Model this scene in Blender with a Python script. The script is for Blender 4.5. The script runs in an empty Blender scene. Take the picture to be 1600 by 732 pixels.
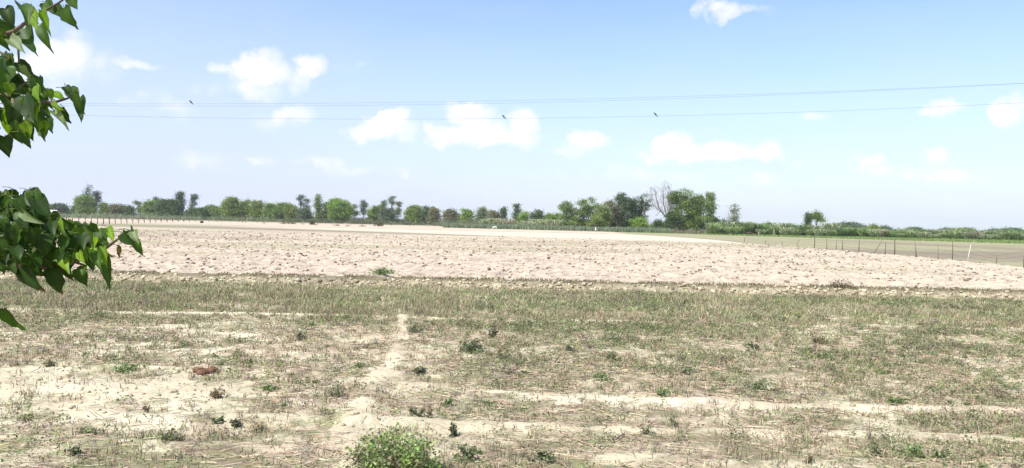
import bpy, math, random
import numpy as np
from mathutils import Vector, Matrix
R = math.radians
S = bpy.context.scene
COL = S.collection
rng = np.random.default_rng(7)
random.seed(7)

# ------------------------------------------------------------------ camera
F = 1256.0                       # focal length in pixels of a 1600 px wide picture
CAMZ = 3.0
PITCH, ROLL = R(0.903), R(1.23)
fw = Vector((0, math.cos(PITCH), -math.sin(PITCH)))
r0 = Vector((1, 0, 0)); u0 = Vector((0, math.sin(PITCH), math.cos(PITCH)))
cr = r0 * math.cos(ROLL) + u0 * math.sin(ROLL)
cu = -r0 * math.sin(ROLL) + u0 * math.cos(ROLL)
cam = bpy.data.objects.new('camera', bpy.data.cameras.new('camera'))
COL.objects.link(cam)
cam.data.sensor_fit = 'HORIZONTAL'
cam.data.angle = 2 * math.atan(800 / F)
cam.data.clip_start = 0.05; cam.data.clip_end = 20000
M = Matrix.Identity(4)
for i in range(3):
    M[i][0] = cr[i]; M[i][1] = cu[i]; M[i][2] = -fw[i]
M[2][3] = CAMZ
cam.matrix_world = M
S.camera = cam

def ray(px, py):
    return cr * ((px - 800) / F) + cu * (-(py - 366) / F) + fw
def at(px, py, Y):
    d = ray(px, py); t = Y / d.y
    return Vector((d.x * t, Y, CAMZ + d.z * t))
def gp(px, py, z=0.0):
    d = ray(px, py); t = (z - CAMZ) / d.z
    return (d.x * t, d.y * t)

# ------------------------------------------------------------------ world, sun, exposure
S.view_settings.view_transform = 'Standard'
S.view_settings.look = 'None'
S.view_settings.gamma = 1.0
S.view_settings.use_curve_mapping = False
S.view_settings.exposure = 0.62
SUN_EL, SUN_AZ = R(52), R(-135)          # azimuth from +Y towards +X
sd = Vector((math.sin(SUN_AZ) * math.cos(SUN_EL), math.cos(SUN_AZ) * math.cos(SUN_EL), math.sin(SUN_EL)))
sl = bpy.data.lights.new('sun', 'SUN'); sl.energy = 4.6; sl.angle = R(0.55); sl.color = (1.0, 0.95, 0.865)
so = bpy.data.objects.new('sun', sl); COL.objects.link(so)
so.rotation_euler = (-sd).to_track_quat('-Z', 'Y').to_euler(); so.location = (-30, -30, 60)

W = bpy.data.worlds.new('World'); S.world = W; W.use_nodes = True
nt = W.node_tree; nt.nodes.clear()
def nd(t, **k):
    n = nt.nodes.new(t)
    for a, b in k.items(): setattr(n, a, b)
    return n
def lk(a, b): nt.links.new(a, b)
def mth(op, a, b=None, c=None, clamp=False):
    n = nd('ShaderNodeMath', operation=op, use_clamp=clamp)
    for i, v in enumerate((a, b, c)):
        if v is None: continue
        if hasattr(v, 'links'): lk(v, n.inputs[i])
        else: n.inputs[i].default_value = v
    return n.outputs[0]
def vm(op, a, b=None):
    n = nd('ShaderNodeVectorMath', operation=op)
    for i, v in enumerate((a, b)):
        if v is None: continue
        if hasattr(v, 'links'): lk(v, n.inputs[i])
        else: n.inputs[i].default_value = v
    return n
sky = nd('ShaderNodeTexSky', sky_type='NISHITA', sun_disc=False)
sky.sun_elevation = SUN_EL; sky.sun_rotation = SUN_AZ
sky.air_density = 1.0; sky.dust_density = 1.0; sky.ozone_density = 1.5; sky.altitude = 0
tc = nd('ShaderNodeTexCoord')
sep = nd('ShaderNodeSeparateXYZ'); lk(tc.outputs['Generated'], sep.inputs[0])
yy = mth('MAXIMUM', sep.outputs[1], 0.02)
cu_ = mth('DIVIDE', sep.outputs[0], yy); cv_ = mth('DIVIDE', sep.outputs[2], yy)
P = nd('ShaderNodeCombineXYZ'); lk(cu_, P.inputs[0]); lk(cv_, P.inputs[1])
nz = nd('ShaderNodeTexNoise'); nz.inputs['Scale'].default_value = 26; nz.inputs['Detail'].default_value = 7; nz.inputs['Roughness'].default_value = 0.55
lk(P.outputs[0], nz.inputs['Vector'])
nz2 = nd('ShaderNodeTexNoise'); nz2.inputs['Scale'].default_value = 7; nz2.inputs['Detail'].default_value = 4
vs = vm('MULTIPLY', P.outputs[0], (1, 2.6, 1)); lk(vs.outputs[0], nz2.inputs['Vector'])
nzc = vm('SUBTRACT', nz.outputs['Color'], (0.5, 0.5, 0.5))
PW = vm('ADD', P.outputs[0], vm('MULTIPLY', nzc.outputs[0], (0.060, 0.042, 0)).outputs[0])
# each cloud is a handful of round puffs: x, y, rx, ry (picture pixels turned into directions), strength
PUFFS = [
 (405,102,34,22,1),(380,108,30,18,.95),(352,112,30,14,.7),(430,112,24,20,.85),(483,106,26,16,.9),(455,124,36,20,.6),(410,140,44,18,.5),(345,135,40,12,.4),
 (100,85,40,30,.95),(75,100,46,34,.8),(130,108,60,26,.45),(203,103,46,8,.55),(60,130,60,30,.4),
 (455,178,34,14,.75),(430,190,40,14,.4),(240,155,40,14,.35),(270,172,40,12,.3),
 (620,183,20,16,1),(598,196,30,16,1),(570,205,34,12,.85),(625,205,28,14,.7),
 (735,172,36,14,.9),(700,208,32,18,1),(760,200,40,20,.95),(815,192,22,16,1),(795,212,42,18,1),(735,205,40,18,.8),
 (918,222,32,16,.9),(905,232,30,10,.6),
 (1060,224,20,14,1),(1035,234,34,13,.95),(1075,236,30,12,.85),(1005,236,22,8,.6),
 (1122,232,28,14,1),(1145,240,34,12,.8),(1192,236,30,16,1),(1165,243,34,9,.8),
 (1124,20,28,13,.8),(1160,12,50,8,.4),(1130,16,32,16,.8),
 (1478,166,28,12,.85),(1466,176,26,9,.7),(1572,182,24,16,.9),(1590,170,20,20,.6),
 (1275,184,20,6,.4),(1360,247,18,14,.9),(1330,243,20,10,.55),(1372,262,30,10,.5),
 (1462,250,24,12,.7),(1485,276,30,10,.75),(1440,268,40,10,.4),(1500,285,40,8,.4),
 (1250,258,20,8,.35),(1185,280,34,10,.45),(1160,270,20,8,.3),
 (510,257,40,9,.45),(320,250,46,10,.28),(628,266,16,9,.42),(415,252,24,6,.35),(540,265,50,8,.35),
 (1000,272,50,12,.35),(860,275,34,10,.3),(1075,278,30,8,.3),(950,275,26,8,.3),(560,100,20,6,.25),(545,110,24,6,.2),(60,60,40,26,.3),
]
field = None
for (px, py, rx, ry, s) in PUFFS:
    d = ray(px, py); c = (d.x / d.y, d.z / d.y, 0)
    rx *= 1.38; ry *= 1.42
    v = vm('SUBTRACT', PW.outputs[0], c)
    v = vm('MULTIPLY', v.outputs[0], (F / rx, F / ry, 0))
    l = vm('DOT_PRODUCT', v.outputs[0], v.outputs[0]).outputs['Value']
    g = mth('MULTIPLY', mth('MAXIMUM', mth('SUBTRACT', 1.0, l), 0.0), s)
    field = g if field is None else mth('MAXIMUM', field, g)
nf = mth('MULTIPLY', mth('SUBTRACT', nz.outputs['Fac'], 0.5), 1.5)
dn = mth('ADD', field, mth('MULTIPLY', nf, mth('MINIMUM', mth('MULTIPLY', field, 3.0), 1.0)))
mr = nd('ShaderNodeMapRange', interpolation_type='SMOOTHSTEP'); lk(dn, mr.inputs[0])
mr.inputs[1].default_value = 0.0; mr.inputs[2].default_value = 1.05; mr.inputs[3].default_value = 0; mr.inputs[4].default_value = 1
# thin veil of high haze between the clouds, thicker low down and to the left
ver = nd('ShaderNodeMapRange', interpolation_type='SMOOTHSTEP'); lk(sep.outputs[2], ver.inputs[0])
ver.inputs[1].default_value = 0.30; ver.inputs[2].default_value = 0.0; ver.inputs[3].default_value = 0.0; ver.inputs[4].default_value = 0.62
lf = nd('ShaderNodeMapRange', interpolation_type='SMOOTHSTEP'); lk(sep.outputs[0], lf.inputs[0])
lf.inputs[1].default_value = 0.15; lf.inputs[2].default_value = -0.6; lf.inputs[3].default_value = 0.0; lf.inputs[4].default_value = 0.30
ve = mth('ADD', ver.outputs[0], mth('MULTIPLY', lf.outputs[0], 1.0))
ve = mth('ADD', ve, mth('MULTIPLY', mth('SUBTRACT', nz2.outputs['Fac'], 0.5), 0.35), clamp=True)
SKYK = 0.15
VEIL = (0.475 / SKYK, 0.53 / SKYK, 0.68 / SKYK, 1)
CLOUD = (0.72 / SKYK, 0.71 / SKYK, 0.73 / SKYK, 1)
tint = nd('ShaderNodeMix', data_type='RGBA', blend_type='MULTIPLY'); tint.inputs[0].default_value = 1
lk(sky.outputs[0], tint.inputs[6]); tint.inputs[7].default_value = (0.885, 0.90, 1.03, 1)
m1 = nd('ShaderNodeMix', data_type='RGBA'); lk(ve, m1.inputs[0]); lk(tint.outputs[2], m1.inputs[6]); m1.inputs[7].default_value = VEIL
m2 = nd('ShaderNodeMix', data_type='RGBA'); lk(mr.outputs[0], m2.inputs[0]); lk(m1.outputs[2], m2.inputs[6]); m2.inputs[7].default_value = CLOUD
bg = nd('ShaderNodeBackground'); bg.inputs[1].default_value = SKYK; lk(m2.outputs[2], bg.inputs[0])
wo = nd('ShaderNodeOutputWorld'); lk(bg.outputs[0], wo.inputs[0])

S.cycles.max_bounces = 6; S.cycles.diffuse_bounces = 3; S.cycles.transparent_max_bounces = 8
S.cycles.transmission_bounces = 3; S.cycles.volume_bounces = 1
S.cycles.use_denoising = True

# ------------------------------------------------------------------ helpers
def _h(ix, iy, s):
    n = (ix.astype(np.int64) * 374761393 + iy.astype(np.int64) * 668265263 + s * 1442695041) & 0x7fffffff
    n = ((n ^ (n >> 13)) * 1274126177) & 0x7fffffff
    return ((n ^ (n >> 16)) & 0xffff) / 65535.0
def vnoise(x, y, s=0):
    ix = np.floor(x); iy = np.floor(y); fx = x - ix; fy = y - iy
    fx = fx * fx * (3 - 2 * fx); fy = fy * fy * (3 - 2 * fy)
    a = _h(ix, iy, s); b = _h(ix + 1, iy, s); c = _h(ix, iy + 1, s); d = _h(ix + 1, iy + 1, s)
    return (a * (1 - fx) + b * fx) * (1 - fy) + (c * (1 - fx) + d * fx) * fy
def fbm(x, y, s=0, o=4):
    t = np.zeros_like(x, dtype=float); a = 0.5; n = 0
    for k in range(o):
        t += a * vnoise(x, y, s + k * 17); n += a; a *= 0.5
        x = x * 2.03 + 11.3; y = y * 2.03 - 5.7
    return t / n
def ss(a, b, x):
    t = np.clip((x - a) / (b - a), 0, 1); return t * t * (3 - 2 * t)
def gauss(x, c, w): return np.exp(-((x - c) / w) ** 2)

def mesh_np(name, verts, faces, mat, parent=None, cols=None, smooth=False):
    """verts (n,3), faces (m,k) of one size, cols (n,3) linear colours"""
    verts = np.asarray(verts, dtype=np.float32); faces = np.asarray(faces, dtype=np.int32)
    me = bpy.data.meshes.new(name)
    k = faces.shape[1]
    me.vertices.add(len(verts)); me.vertices.foreach_set('co', verts.ravel())
    me.loops.add(faces.size); me.loops.foreach_set('vertex_index', faces.ravel())
    me.polygons.add(len(faces))
    me.polygons.foreach_set('loop_start', np.arange(0, faces.size, k, dtype=np.int32))
    me.polygons.foreach_set('loop_total', np.full(len(faces), k, dtype=np.int32))
    if smooth: me.polygons.foreach_set('use_smooth', np.ones(len(faces), dtype=bool))
    me.update(calc_edges=True)
    if cols is not None:
        ca = me.color_attributes.new('Col', 'FLOAT_COLOR', 'POINT')
        c4 = np.zeros((len(verts), 4), dtype=np.float32); cols = np.asarray(cols); c4[:, :cols.shape[1]] = cols
        ca.data.foreach_set('color', c4.ravel())
    me.materials.append(mat)
    o = bpy.data.objects.new(name, me); COL.objects.link(o)
    if parent: o.parent = parent
    return o
def tag(o, label=None, cat=None, group=None, kind=None):
    if label: o['label'] = label
    if cat: o['category'] = cat
    if group: o['group'] = group
    if kind: o['kind'] = kind
    return o
def thing(name, label, cat, loc, group=None, rz=0.0):
    o = bpy.data.objects.new(name, None); COL.objects.link(o); o.location = loc; o.rotation_euler = (0, 0, rz)
    o.empty_display_size = 0.3
    return tag(o, label, cat, group)
class Geo:
    """collects quads and per-vertex colours"""
    def __init__(s): s.v = []; s.f = []; s.c = []; s.n = 0
    def add(s, v, f, c):
        v = np.asarray(v, float); f = np.asarray(f, int)
        if f.shape[1] == 3: f = np.hstack([f, f[:, 2:3]])
        s.v.append(v); s.f.append(f + s.n)
        c = np.asarray(c, float)
        s.c.append(np.tile(c, (len(v), 1)) if c.ndim == 1 else c); s.n += len(v)
    def tube(s, pts, rad, c, sides=6):
        pts = [Vector(p) for p in pts]; V = []; Fc = []
        for i, p in enumerate(pts):
            t = (pts[min(i + 1, len(pts) - 1)] - pts[max(i - 1, 0)]).normalized()
            a = t.orthogonal().normalized() if i == 0 else (a - t * a.dot(t)).normalized()
            b = t.cross(a)
            for k in range(sides):
                an = 2 * math.pi * k / sides
                V.append(p + (a * math.cos(an) + b * math.sin(an)) * rad[i])
        for i in range(len(pts) - 1):
            for k in range(sides):
                k2 = (k + 1) % sides
                Fc.append((i * sides + k, i * sides + k2, (i + 1) * sides + k2, (i + 1) * sides + k))
        # caps as quads/tris fans
        for base, rev in ((0, True), ((len(pts) - 1) * sides, False)):
            V.append(pts[0] if rev else pts[-1]); ci = len(V) - 1
            for k in range(sides):
                k2 = (k + 1) % sides
                Fc.append((base + k2, base + k, ci, ci) if rev else (base + k, base + k2, ci, ci))
        s.add(V, Fc, c)
    def box(s, c0, c1, c):
        x0, y0, z0 = c0; x1, y1, z1 = c1
        V = [(x0,y0,z0),(x1,y0,z0),(x1,y1,z0),(x0,y1,z0),(x0,y0,z1),(x1,y0,z1),(x1,y1,z1),(x0,y1,z1)]
        s.add(V, [(0,3,2,1),(4,5,6,7),(0,1,5,4),(1,2,6,5),(2,3,7,6),(3,0,4,7)], c)
    def build(s, name, mat, parent=None, smooth=False):
        V = np.vstack(s.v); Fa = np.vstack(s.f); C = np.vstack(s.c)
        me = bpy.data.meshes.new(name)
        tri = Fa[:, 2] == Fa[:, 3]
        cnt = np.where(tri, 3, 4).astype(np.int32)
        flat = Fa.ravel(); keep = np.ones(Fa.shape, bool); keep[tri, 3] = False
        flat = Fa[keep].astype(np.int32)
        me.vertices.add(len(V)); me.vertices.foreach_set('co', V.astype(np.float32).ravel())
        me.loops.add(len(flat)); me.loops.foreach_set('vertex_index', flat)
        me.polygons.add(len(Fa))
        st = np.concatenate([[0], np.cumsum(cnt)[:-1]]).astype(np.int32)
        me.polygons.foreach_set('loop_start', st); me.polygons.foreach_set('loop_total', cnt)
        if smooth: me.polygons.foreach_set('use_smooth', np.ones(len(Fa), dtype=bool))
        me.update(calc_edges=True); me.validate()
        ca = me.color_attributes.new('Col', 'FLOAT_COLOR', 'POINT')
        c4 = np.zeros((len(V), 4), dtype=np.float32); c4[:, :3] = C
        ca.data.foreach_set('color', c4.ravel())
        me.materials.append(mat)
        o = bpy.data.objects.new(name, me); COL.objects.link(o)
        if parent: o.parent = parent
        return o

# ------------------------------------------------------------------ materials
def mat_new(name):
    m = bpy.data.materials.new(name); m.use_nodes = True; t = m.node_tree
    return m, t, t.nodes['Principled BSDF'], t.nodes['Material Output']
def foliage_mat(name, trans=0.25, rough=0.6, spec=0.25, nscale=3.0, var=0.35):
    m, t, b, out = mat_new(name)
    a = t.nodes.new('ShaderNodeVertexColor'); a.layer_name = 'Col'
    n = t.nodes.new('ShaderNodeTexNoise'); n.inputs['Scale'].default_value = nscale
    g = t.nodes.new('ShaderNodeNewGeometry'); t.links.new(g.outputs['Position'], n.inputs['Vector'])
    mr = t.nodes.new('ShaderNodeMapRange'); t.links.new(n.outputs['Fac'], mr.inputs[0])
    mr.inputs[1].default_value = .3; mr.inputs[2].default_value = .7
    mr.inputs[3].default_value = 1 - var; mr.inputs[4].default_value = 1 + var
    mx = t.nodes.new('ShaderNodeVectorMath'); mx.operation = 'SCALE'
    t.links.new(a.outputs['Color'], mx.inputs[0]); t.links.new(mr.outputs[0], mx.inputs['Scale'])
    t.links.new(mx.outputs[0], b.inputs['Base Color'])
    b.inputs['Roughness'].default_value = rough; b.inputs['Specular IOR Level'].default_value = spec
    if trans > 0:
        tr = t.nodes.new('ShaderNodeBsdfTranslucent'); t.links.new(mx.outputs[0], tr.inputs[0])
        ms = t.nodes.new('ShaderNodeMixShader'); ms.inputs[0].default_value = trans
        t.links.new(b.outputs[0], ms.inputs[1]); t.links.new(tr.outputs[0], ms.inputs[2])
        t.links.new(ms.outputs[0], out.inputs[0])
    return m
M_leafy = foliage_mat('tree_foliage', 0.30, 0.6, 0.2, 0.5, 0.25)
M_weed = foliage_mat('weed_foliage', 0.25, 0.7, 0.15, 4.0, 0.3)
M_dry = foliage_mat('dry_stalks', 0.05, 0.8, 0.1, 5.0, 0.3)
M_bark = foliage_mat('bark', 0, 0.85, 0.1, 6.0, 0.35)
M_solid = foliage_mat('matt_paint', 0, 0.75, 0.2, 8.0, 0.12)

def ground_mat():
    m, t, b, out = mat_new('field_soil')
    L = t.links.new; N = t.nodes.new
    a = N('ShaderNodeVertexColor'); a.layer_name = 'Col'
    g = N('ShaderNodeNewGeometry')
    def noise(sc, det=5, ro=0.6):
        n = N('ShaderNodeTexNoise'); n.inputs['Scale'].default_value = sc; n.inputs['Detail'].default_value = det
        n.inputs['Roughness'].default_value = ro; L(g.outputs['Position'], n.inputs['Vector']); return n
    n1 = noise(1.3, 6, 0.65); n2 = noise(14, 4, 0.7)
    def rng_(n, lo, hi, a0=.3, a1=.7):
        r = N('ShaderNodeMapRange'); L(n.outputs['Fac'], r.inputs[0])
        r.inputs[1].default_value = a0; r.inputs[2].default_value = a1; r.inputs[3].default_value = lo; r.inputs[4].default_value = hi; return r
    r1 = rng_(n1, 0.84, 1.14); r2 = rng_(n2, 0.80, 1.18)
    mu = N('ShaderNodeMath'); mu.operation = 'MULTIPLY'; L(r1.outputs[0], mu.inputs[0]); L(r2.outputs[0], mu.inputs[1])
    sc = N('ShaderNodeVectorMath'); sc.operation = 'SCALE'; L(a.outputs['Color'], sc.inputs[0]); L(mu.outputs[0], sc.inputs['Scale'])
    # matted litter over the soil where the alpha channel says so
    mp = N('ShaderNodeMapping'); mp.inputs['Scale'].default_value = (16, 26, 16); L(g.outputs['Position'], mp.inputs['Vector'])
    nl_ = N('ShaderNodeTexNoise'); nl_.inputs['Scale'].default_value = 1; nl_.inputs['Detail'].default_value = 5; nl_.inputs['Roughness'].default_value = .7; L(mp.outputs[0], nl_.inputs['Vector'])
    ad = N('ShaderNodeMath'); ad.operation = 'ADD'; L(nl_.outputs['Fac'], ad.inputs[0]); L(a.outputs['Alpha'], ad.inputs[1])
    rl = N('ShaderNodeMapRange'); L(ad.outputs[0], rl.inputs[0]); rl.inputs[1].default_value = .98; rl.inputs[2].default_value = 1.12; rl.inputs[3].default_value = 0; rl.inputs[4].default_value = .85
    ml = N('ShaderNodeMix'); ml.data_type = 'RGBA'; L(rl.outputs[0], ml.inputs[0]); L(sc.outputs[0], ml.inputs[6])
    nc_ = noise(5, 3); rc_ = N('ShaderNodeValToRGB'); L(nc_.outputs['Fac'], rc_.inputs[0])
    rc_.color_ramp.elements[0].position = .35; rc_.color_ramp.elements[0].color = (.235, .19, .13, 1); rc_.color_ramp.elements[1].position = .65; rc_.color_ramp.elements[1].color = (.215, .225, .105, 1)
    L(rc_.outputs[0], ml.inputs[7]); L(ml.outputs[2], b.inputs['Base Color'])
    b.inputs['Roughness'].default_value = 0.95; b.inputs['Specular IOR Level'].default_value = 0.08
    n3 = noise(9, 8, 0.7)
    bp = N('ShaderNodeBump'); bp.inputs['Strength'].default_value = 0.9; bp.inputs['Distance'].default_value = 0.06
    L(n3.outputs['Fac'], bp.inputs['Height']); L(bp.outputs[0], b.inputs['Normal'])
    return m
M_ground = ground_mat()

# ------------------------------------------------------------------ the lie of the land
def bank_y(x): return 35.6 + 0.25 * (vnoise(x * 0.5, x * 0 + 3.1) - .5) + 0.15 * (vnoise(x * 2.0, x * 0 + 9.1) - .5)
def line1(x): return 24.2 + 0.03 * np.maximum(x, 0) + 0.5 * (vnoise(x * 0.35, x * 0) - .5)
def line2(x): return np.where(x > -2, 14.5 - 0.42 * np.clip(x + 2, 0, 2.5) * .8 - 0.06 * np.maximum(x, 0), 15.5) + 0.25 * (vnoise(x * .9, x * 0 + 5) - .5)
def line3(x): return 11.6 - 0.03 * x + 0.22 * (vnoise(x * 0.8, x * 0 + 7) - .5)
def line4(x): return 10.1 + 0.2 * (vnoise(x * 0.7, x * 0 + 8) - .5) - 0.03 * x
def path_x(y): return -1.75 - 0.10 * (y - 9.5) - 0.16 * np.sin((y - 9) * .45) + .15 * (vnoise(y * .8, y * 0) - .5)
def paddock_x(y): return 42 + (vnoise(y * 0.05, y * 0) - .5) * 3 - 8 * ss(170, 230, y)
def field_end(x): return np.where(x < 0, 147, 147 - x * 0.55)
def cover(x, y):
    """(litter cover, green) of the near stubble field, 0..1"""
    n = fbm(x * 0.55, y * 0.8, 3, 4); n2 = fbm(x * 2.3, y * 2.6, 9, 3); n3 = fbm(x * .25 + 5, y * .3, 21, 3)
    left = ss(1.5, -3.5, x)
    c = 0.77 + 0.12 * (1 - left) + 1.0 * (n - .5) + 1.0 * (n2 - .5)
    # pale bare patch on the left, 12 - 15 m off
    c -= ss(-3.6, -5.2, x) * 0.50 * gauss(y, 13.5, 1.4) * ss(.30, .55, n3 + .1)
    c -= left * 0.10 * ss(24, 18, y)
    c -= 0.85 * gauss(y, line2(x), 0.26) * ss(-2.6, -1.8, x) + (.15 + .45 * ss(-2.0, -.5, x)) * gauss(y, line3(x), 0.24) + 0.35 * gauss(y, line4(x), 0.22)
    c -= 0.45 * gauss(y, line1(x), 0.22)
    c -= 0.95 * gauss(x, path_x(y), 0.15) * ss(31, 22, y) * np.clip(.55 + 3.0 * (vnoise(x * 1.2 + 3, y * 1.1, 221) - .35), .2, 1)
    c += 0.10 * ss(12, 10, y)
    c += (0.22 + .5 * (fbm(x * .4, y * .7, 291, 3) - .5)) * ss(24.3, 26, y)
    c -= .30 * gauss(x, 9.5, 1.8) * gauss(y, 22.2, 1.3)
    g = fbm(x * 0.4 + 3, y * 0.6, 31, 4)
    gr = np.clip(0.33 + 2.2 * (g - .45) + 0.20 * (1 - left) + 0.16 * ss(24.2, 26, y) - 0.15 * ss(14, 10, y), 0, 1)
    k = ss(34.9, 34.3, y)
    return np.clip(c, 0, 1) * k, gr * k
def H(x, y, fine=True):
    x = np.asarray(x, float); y = np.asarray(y, float)
    h = 1.5 * ss(6.5, 1.2, y)
    near = ss(36, 34.5, y) * ss(5, 8, y)
    h = h + near * 0.10 * (fbm(x * 0.35, y * 0.5, 51, 3) - .5)
    h += near * (0.05 * gauss(y, line2(x), .3) + 0.07 * gauss(y, line3(x), .28) + .05 * gauss(y, line4(x), .25) + 0.05 * gauss(y, line1(x), .25))
    h += near * 0.07 * gauss(x, path_x(y), 0.26) * (.4 + vnoise(x * 2, y * 1.7, 222))
    by = bank_y(x)
    h += 0.14 * ss(by - 0.3, by + 0.8, y) * ss(400, 200, y) + 0.27 * ss(by - 0.75, by, y) * ss(by + 1.3, by + .4, y)
    if fine:
        h += near * (0.055 * (fbm(x * 2.6, y * 2.6, 61, 3) - .5) + 0.028 * (fbm(x * 9, y * 9, 71, 2) - .5))
        face = gauss(y, by - .3, .45)
        h += face * 0.26 * (fbm(x * 3.5, y * 3.5, 81, 3) - .5)
        pl = ss(by + .6, by + 1.6, y) * ss(190, 120, y) * (x < paddock_x(y) - .5) * (y < field_end(x) + 1)
        rid = np.abs(fbm(x * 1.1, y * 1.3, 91, 3) - .5) * 2
        h += pl * (0.24 * rid + 0.17 * (vnoise(x * 2.2, y * 2.2, 95) - .5) + .05 * (vnoise(x * 6, y * 5, 96) - .5))
    return h
def Hs(x, y): return float(H(np.array([x]), np.array([y]))[0])

SAND = np.array([0.53, 0.465, 0.315]); SANDW = np.array([0.64, 0.575, 0.415]); PLOUGH = np.array([0.485, 0.405, 0.305])
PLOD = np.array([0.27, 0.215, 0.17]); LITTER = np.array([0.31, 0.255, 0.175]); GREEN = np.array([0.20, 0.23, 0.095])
PAST = np.array([0.30, 0.285, 0.17]); PASTD = np.array([0.235, 0.20, 0.14]); GSTRIP = np.array([0.20, 0.27, 0.09]); TRACK = np.array([0.33, 0.30, 0.22])
def mix(a, b, t): return a * (1 - t[..., None]) + b * t[..., None]
def albedo(x, y):
    n1 = fbm(x * .6, y * .6, 101, 4); n2 = fbm(x * 4, y * 4, 111, 3)
    c, g = cover(x, y)
    col = mix(np.broadcast_to(SAND, x.shape + (3,)), SANDW, np.clip((n1 - .35) * 2.5, 0, 1))
    litter = mix(np.broadcast_to(LITTER, x.shape + (3,)), GREEN, np.clip(g * 1.1 - .15 + (n2 - .5), 0, .8))
    t = np.clip((c - .54 + (n2 - .5) * 1.6) * 2.2, 0, .72)
    col = mix(col, litter, t)
    rc = fbm(x * .7 + 40, y * .9, 171, 3)
    col = mix(col, np.array([0.44, 0.31, 0.24]), np.clip((rc - .58) * 4, 0, .35) * ss(24, 20, y))
    # bank crest: grassy, its colour darkened as a painted shadow line; face eroded
    by = bank_y(x)
    col = mix(col, SAND * .86, gauss(y, by - .6, .55) * .9)
    col = mix(col, np.array([0.17, 0.15, 0.09]), np.clip(gauss(y, by + .35, .5) * (0.8 + n1), 0, .92))
    col = mix(col, np.array([0.22, 0.18, 0.12]), np.clip(gauss(y, by - .5, .6) * (n2 * 4.5 - 1.75), 0, .8))
    # ploughed field
    pl = ss(by + .7, by + 1.3, y)
    q = fbm(x * 0.05, y * 0.025, 121, 3)
    pcol = mix(np.broadcast_to(PLOUGH, x.shape + (3,)), np.array([0.495, 0.43, 0.315]), np.clip((q - .4) * 3 + ss(0, 30, x) * .5, 0, 1))
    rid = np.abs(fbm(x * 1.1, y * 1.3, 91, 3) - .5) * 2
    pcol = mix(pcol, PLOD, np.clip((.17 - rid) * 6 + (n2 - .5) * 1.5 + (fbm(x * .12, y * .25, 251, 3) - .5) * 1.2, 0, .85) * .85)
    gs = fbm(x * .035 + 7, y * .09, 131, 3)
    pcol = mix(pcol, PAST * .95, np.clip((gs - .56) * 7, 0, .5) * ss(45, 60, y))
    pcol = mix(pcol, PASTD, gauss(y, 98 + 0 * x, 7) * ss(-10, -35, x) * .5 * (.4 + n1))
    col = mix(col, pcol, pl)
    # beyond: pale fields, low bunds, a grassy band
    fe = field_end(x)
    far = ss(fe, fe + 1.5, y)
    fcol = mix(np.broadcast_to(np.array([.55, .475, .36]), x.shape + (3,)), np.array([.50, .41, .31]), ss(235, 300, y))
    fcol = mix(fcol, PASTD * .9, gauss(y, fe + 2 + np.clip(-x * .5, 0, 40), 3 + np.clip(-x * .34, 0, 28)) * .95 * (.75 + .4 * n1))
    fcol = mix(fcol, PASTD * .8, gauss(y, fe + 1, 2.0) * .9)
    for (yc, wd, k, s) in ((226, 4, .85, -.06), (252, 3, .55, 0), (275, 4, .5, .05)):
        fcol = mix(fcol, PASTD * .62, np.clip(gauss(y, yc + s * x, wd) * k * (.6 + n1 * .8), 0, 1))
    fcol = mix(fcol, PAST * .8, ss(330, 420, y) * .9)
    col = mix(col, fcol, far)
    # grass in front of the left fence
    lx = -60 - (y - 150) * .33
    col = mix(col, PAST * .85, ss(lx + 10, lx - 6, x) * ss(165, 172, y) * ss(215, 205, y) * .8)
    # pasture on the right
    px = paddock_x(y)
    ps = ss(px - .5, px + .8, x) * ss(40, 55, y)
    n4 = fbm(x * .06, y * .03, 141, 3)
    pc = mix(np.broadcast_to(PAST, x.shape + (3,)), PASTD, np.clip((n4 - .42) * 4, 0, 1) * ss(240, 120, y))
    gd = 232 - (x - 80) * .75
    pc = mix(pc, GSTRIP, ss(gd - 4, gd + 6, y) * .9)
    col = mix(col, pc, ps)
    col = mix(col, PASTD * .72, gauss(x, px, .9) * ss(60, 75, y) * ss(230, 215, y) * .8)
    col = mix(col, TRACK, ss(6.5, 4.5, y) * .5)
    al = np.clip(.06 + .54 * c + .95 * (fbm(x * 1.6, y * 2.4, 181, 3) - .5), 0, .72) * ss(by - .5, by - 1.2, y) * ss(7, 9, y) * (c > .02)
    return np.concatenate([np.clip(col * (0.9 + .2 * n2[..., None]), 0.02, .8), al[..., None]], -1)

def build_ground():
    ys = [-45, -30, -20, -12, -6, -2, 0, 1, 2, 3, 4, 5, 6, 6.8, 7.4, 7.9]
    y = 8.2
    while y < 4200:
        ys.append(y)
        st = 0.0052 * y
        if 34.6 < y < 37.6: st = 0.07
        y += max(0.045, st)
    ys = np.array(ys)
    u = np.linspace(-1, 1, 820)
    hw = 12 + 1.0 * np.maximum(ys, 0); hw[ys < 5] = np.maximum(hw[ys < 5], 40 - 4.5 * np.maximum(ys[ys < 5], 0))
    X = u[None, :] * hw[:, None]; Y = np.repeat(ys[:, None], len(u), 1)
    Z = H(X, Y); C = albedo(X, Y)
    nr, nc = X.shape
    V = np.stack([X, Y, Z], -1).reshape(-1, 3)
    i = (np.arange(nr - 1)[:, None] * nc + np.arange(nc - 1)[None, :]).ravel()
    Fc = np.stack([i, i + 1, i + nc + 1, i + nc], 1)
    return mesh_np('ground', V, Fc, M_ground, None, C.reshape(-1, 4), True)
g = build_ground(); tag(g, kind='structure')

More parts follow.
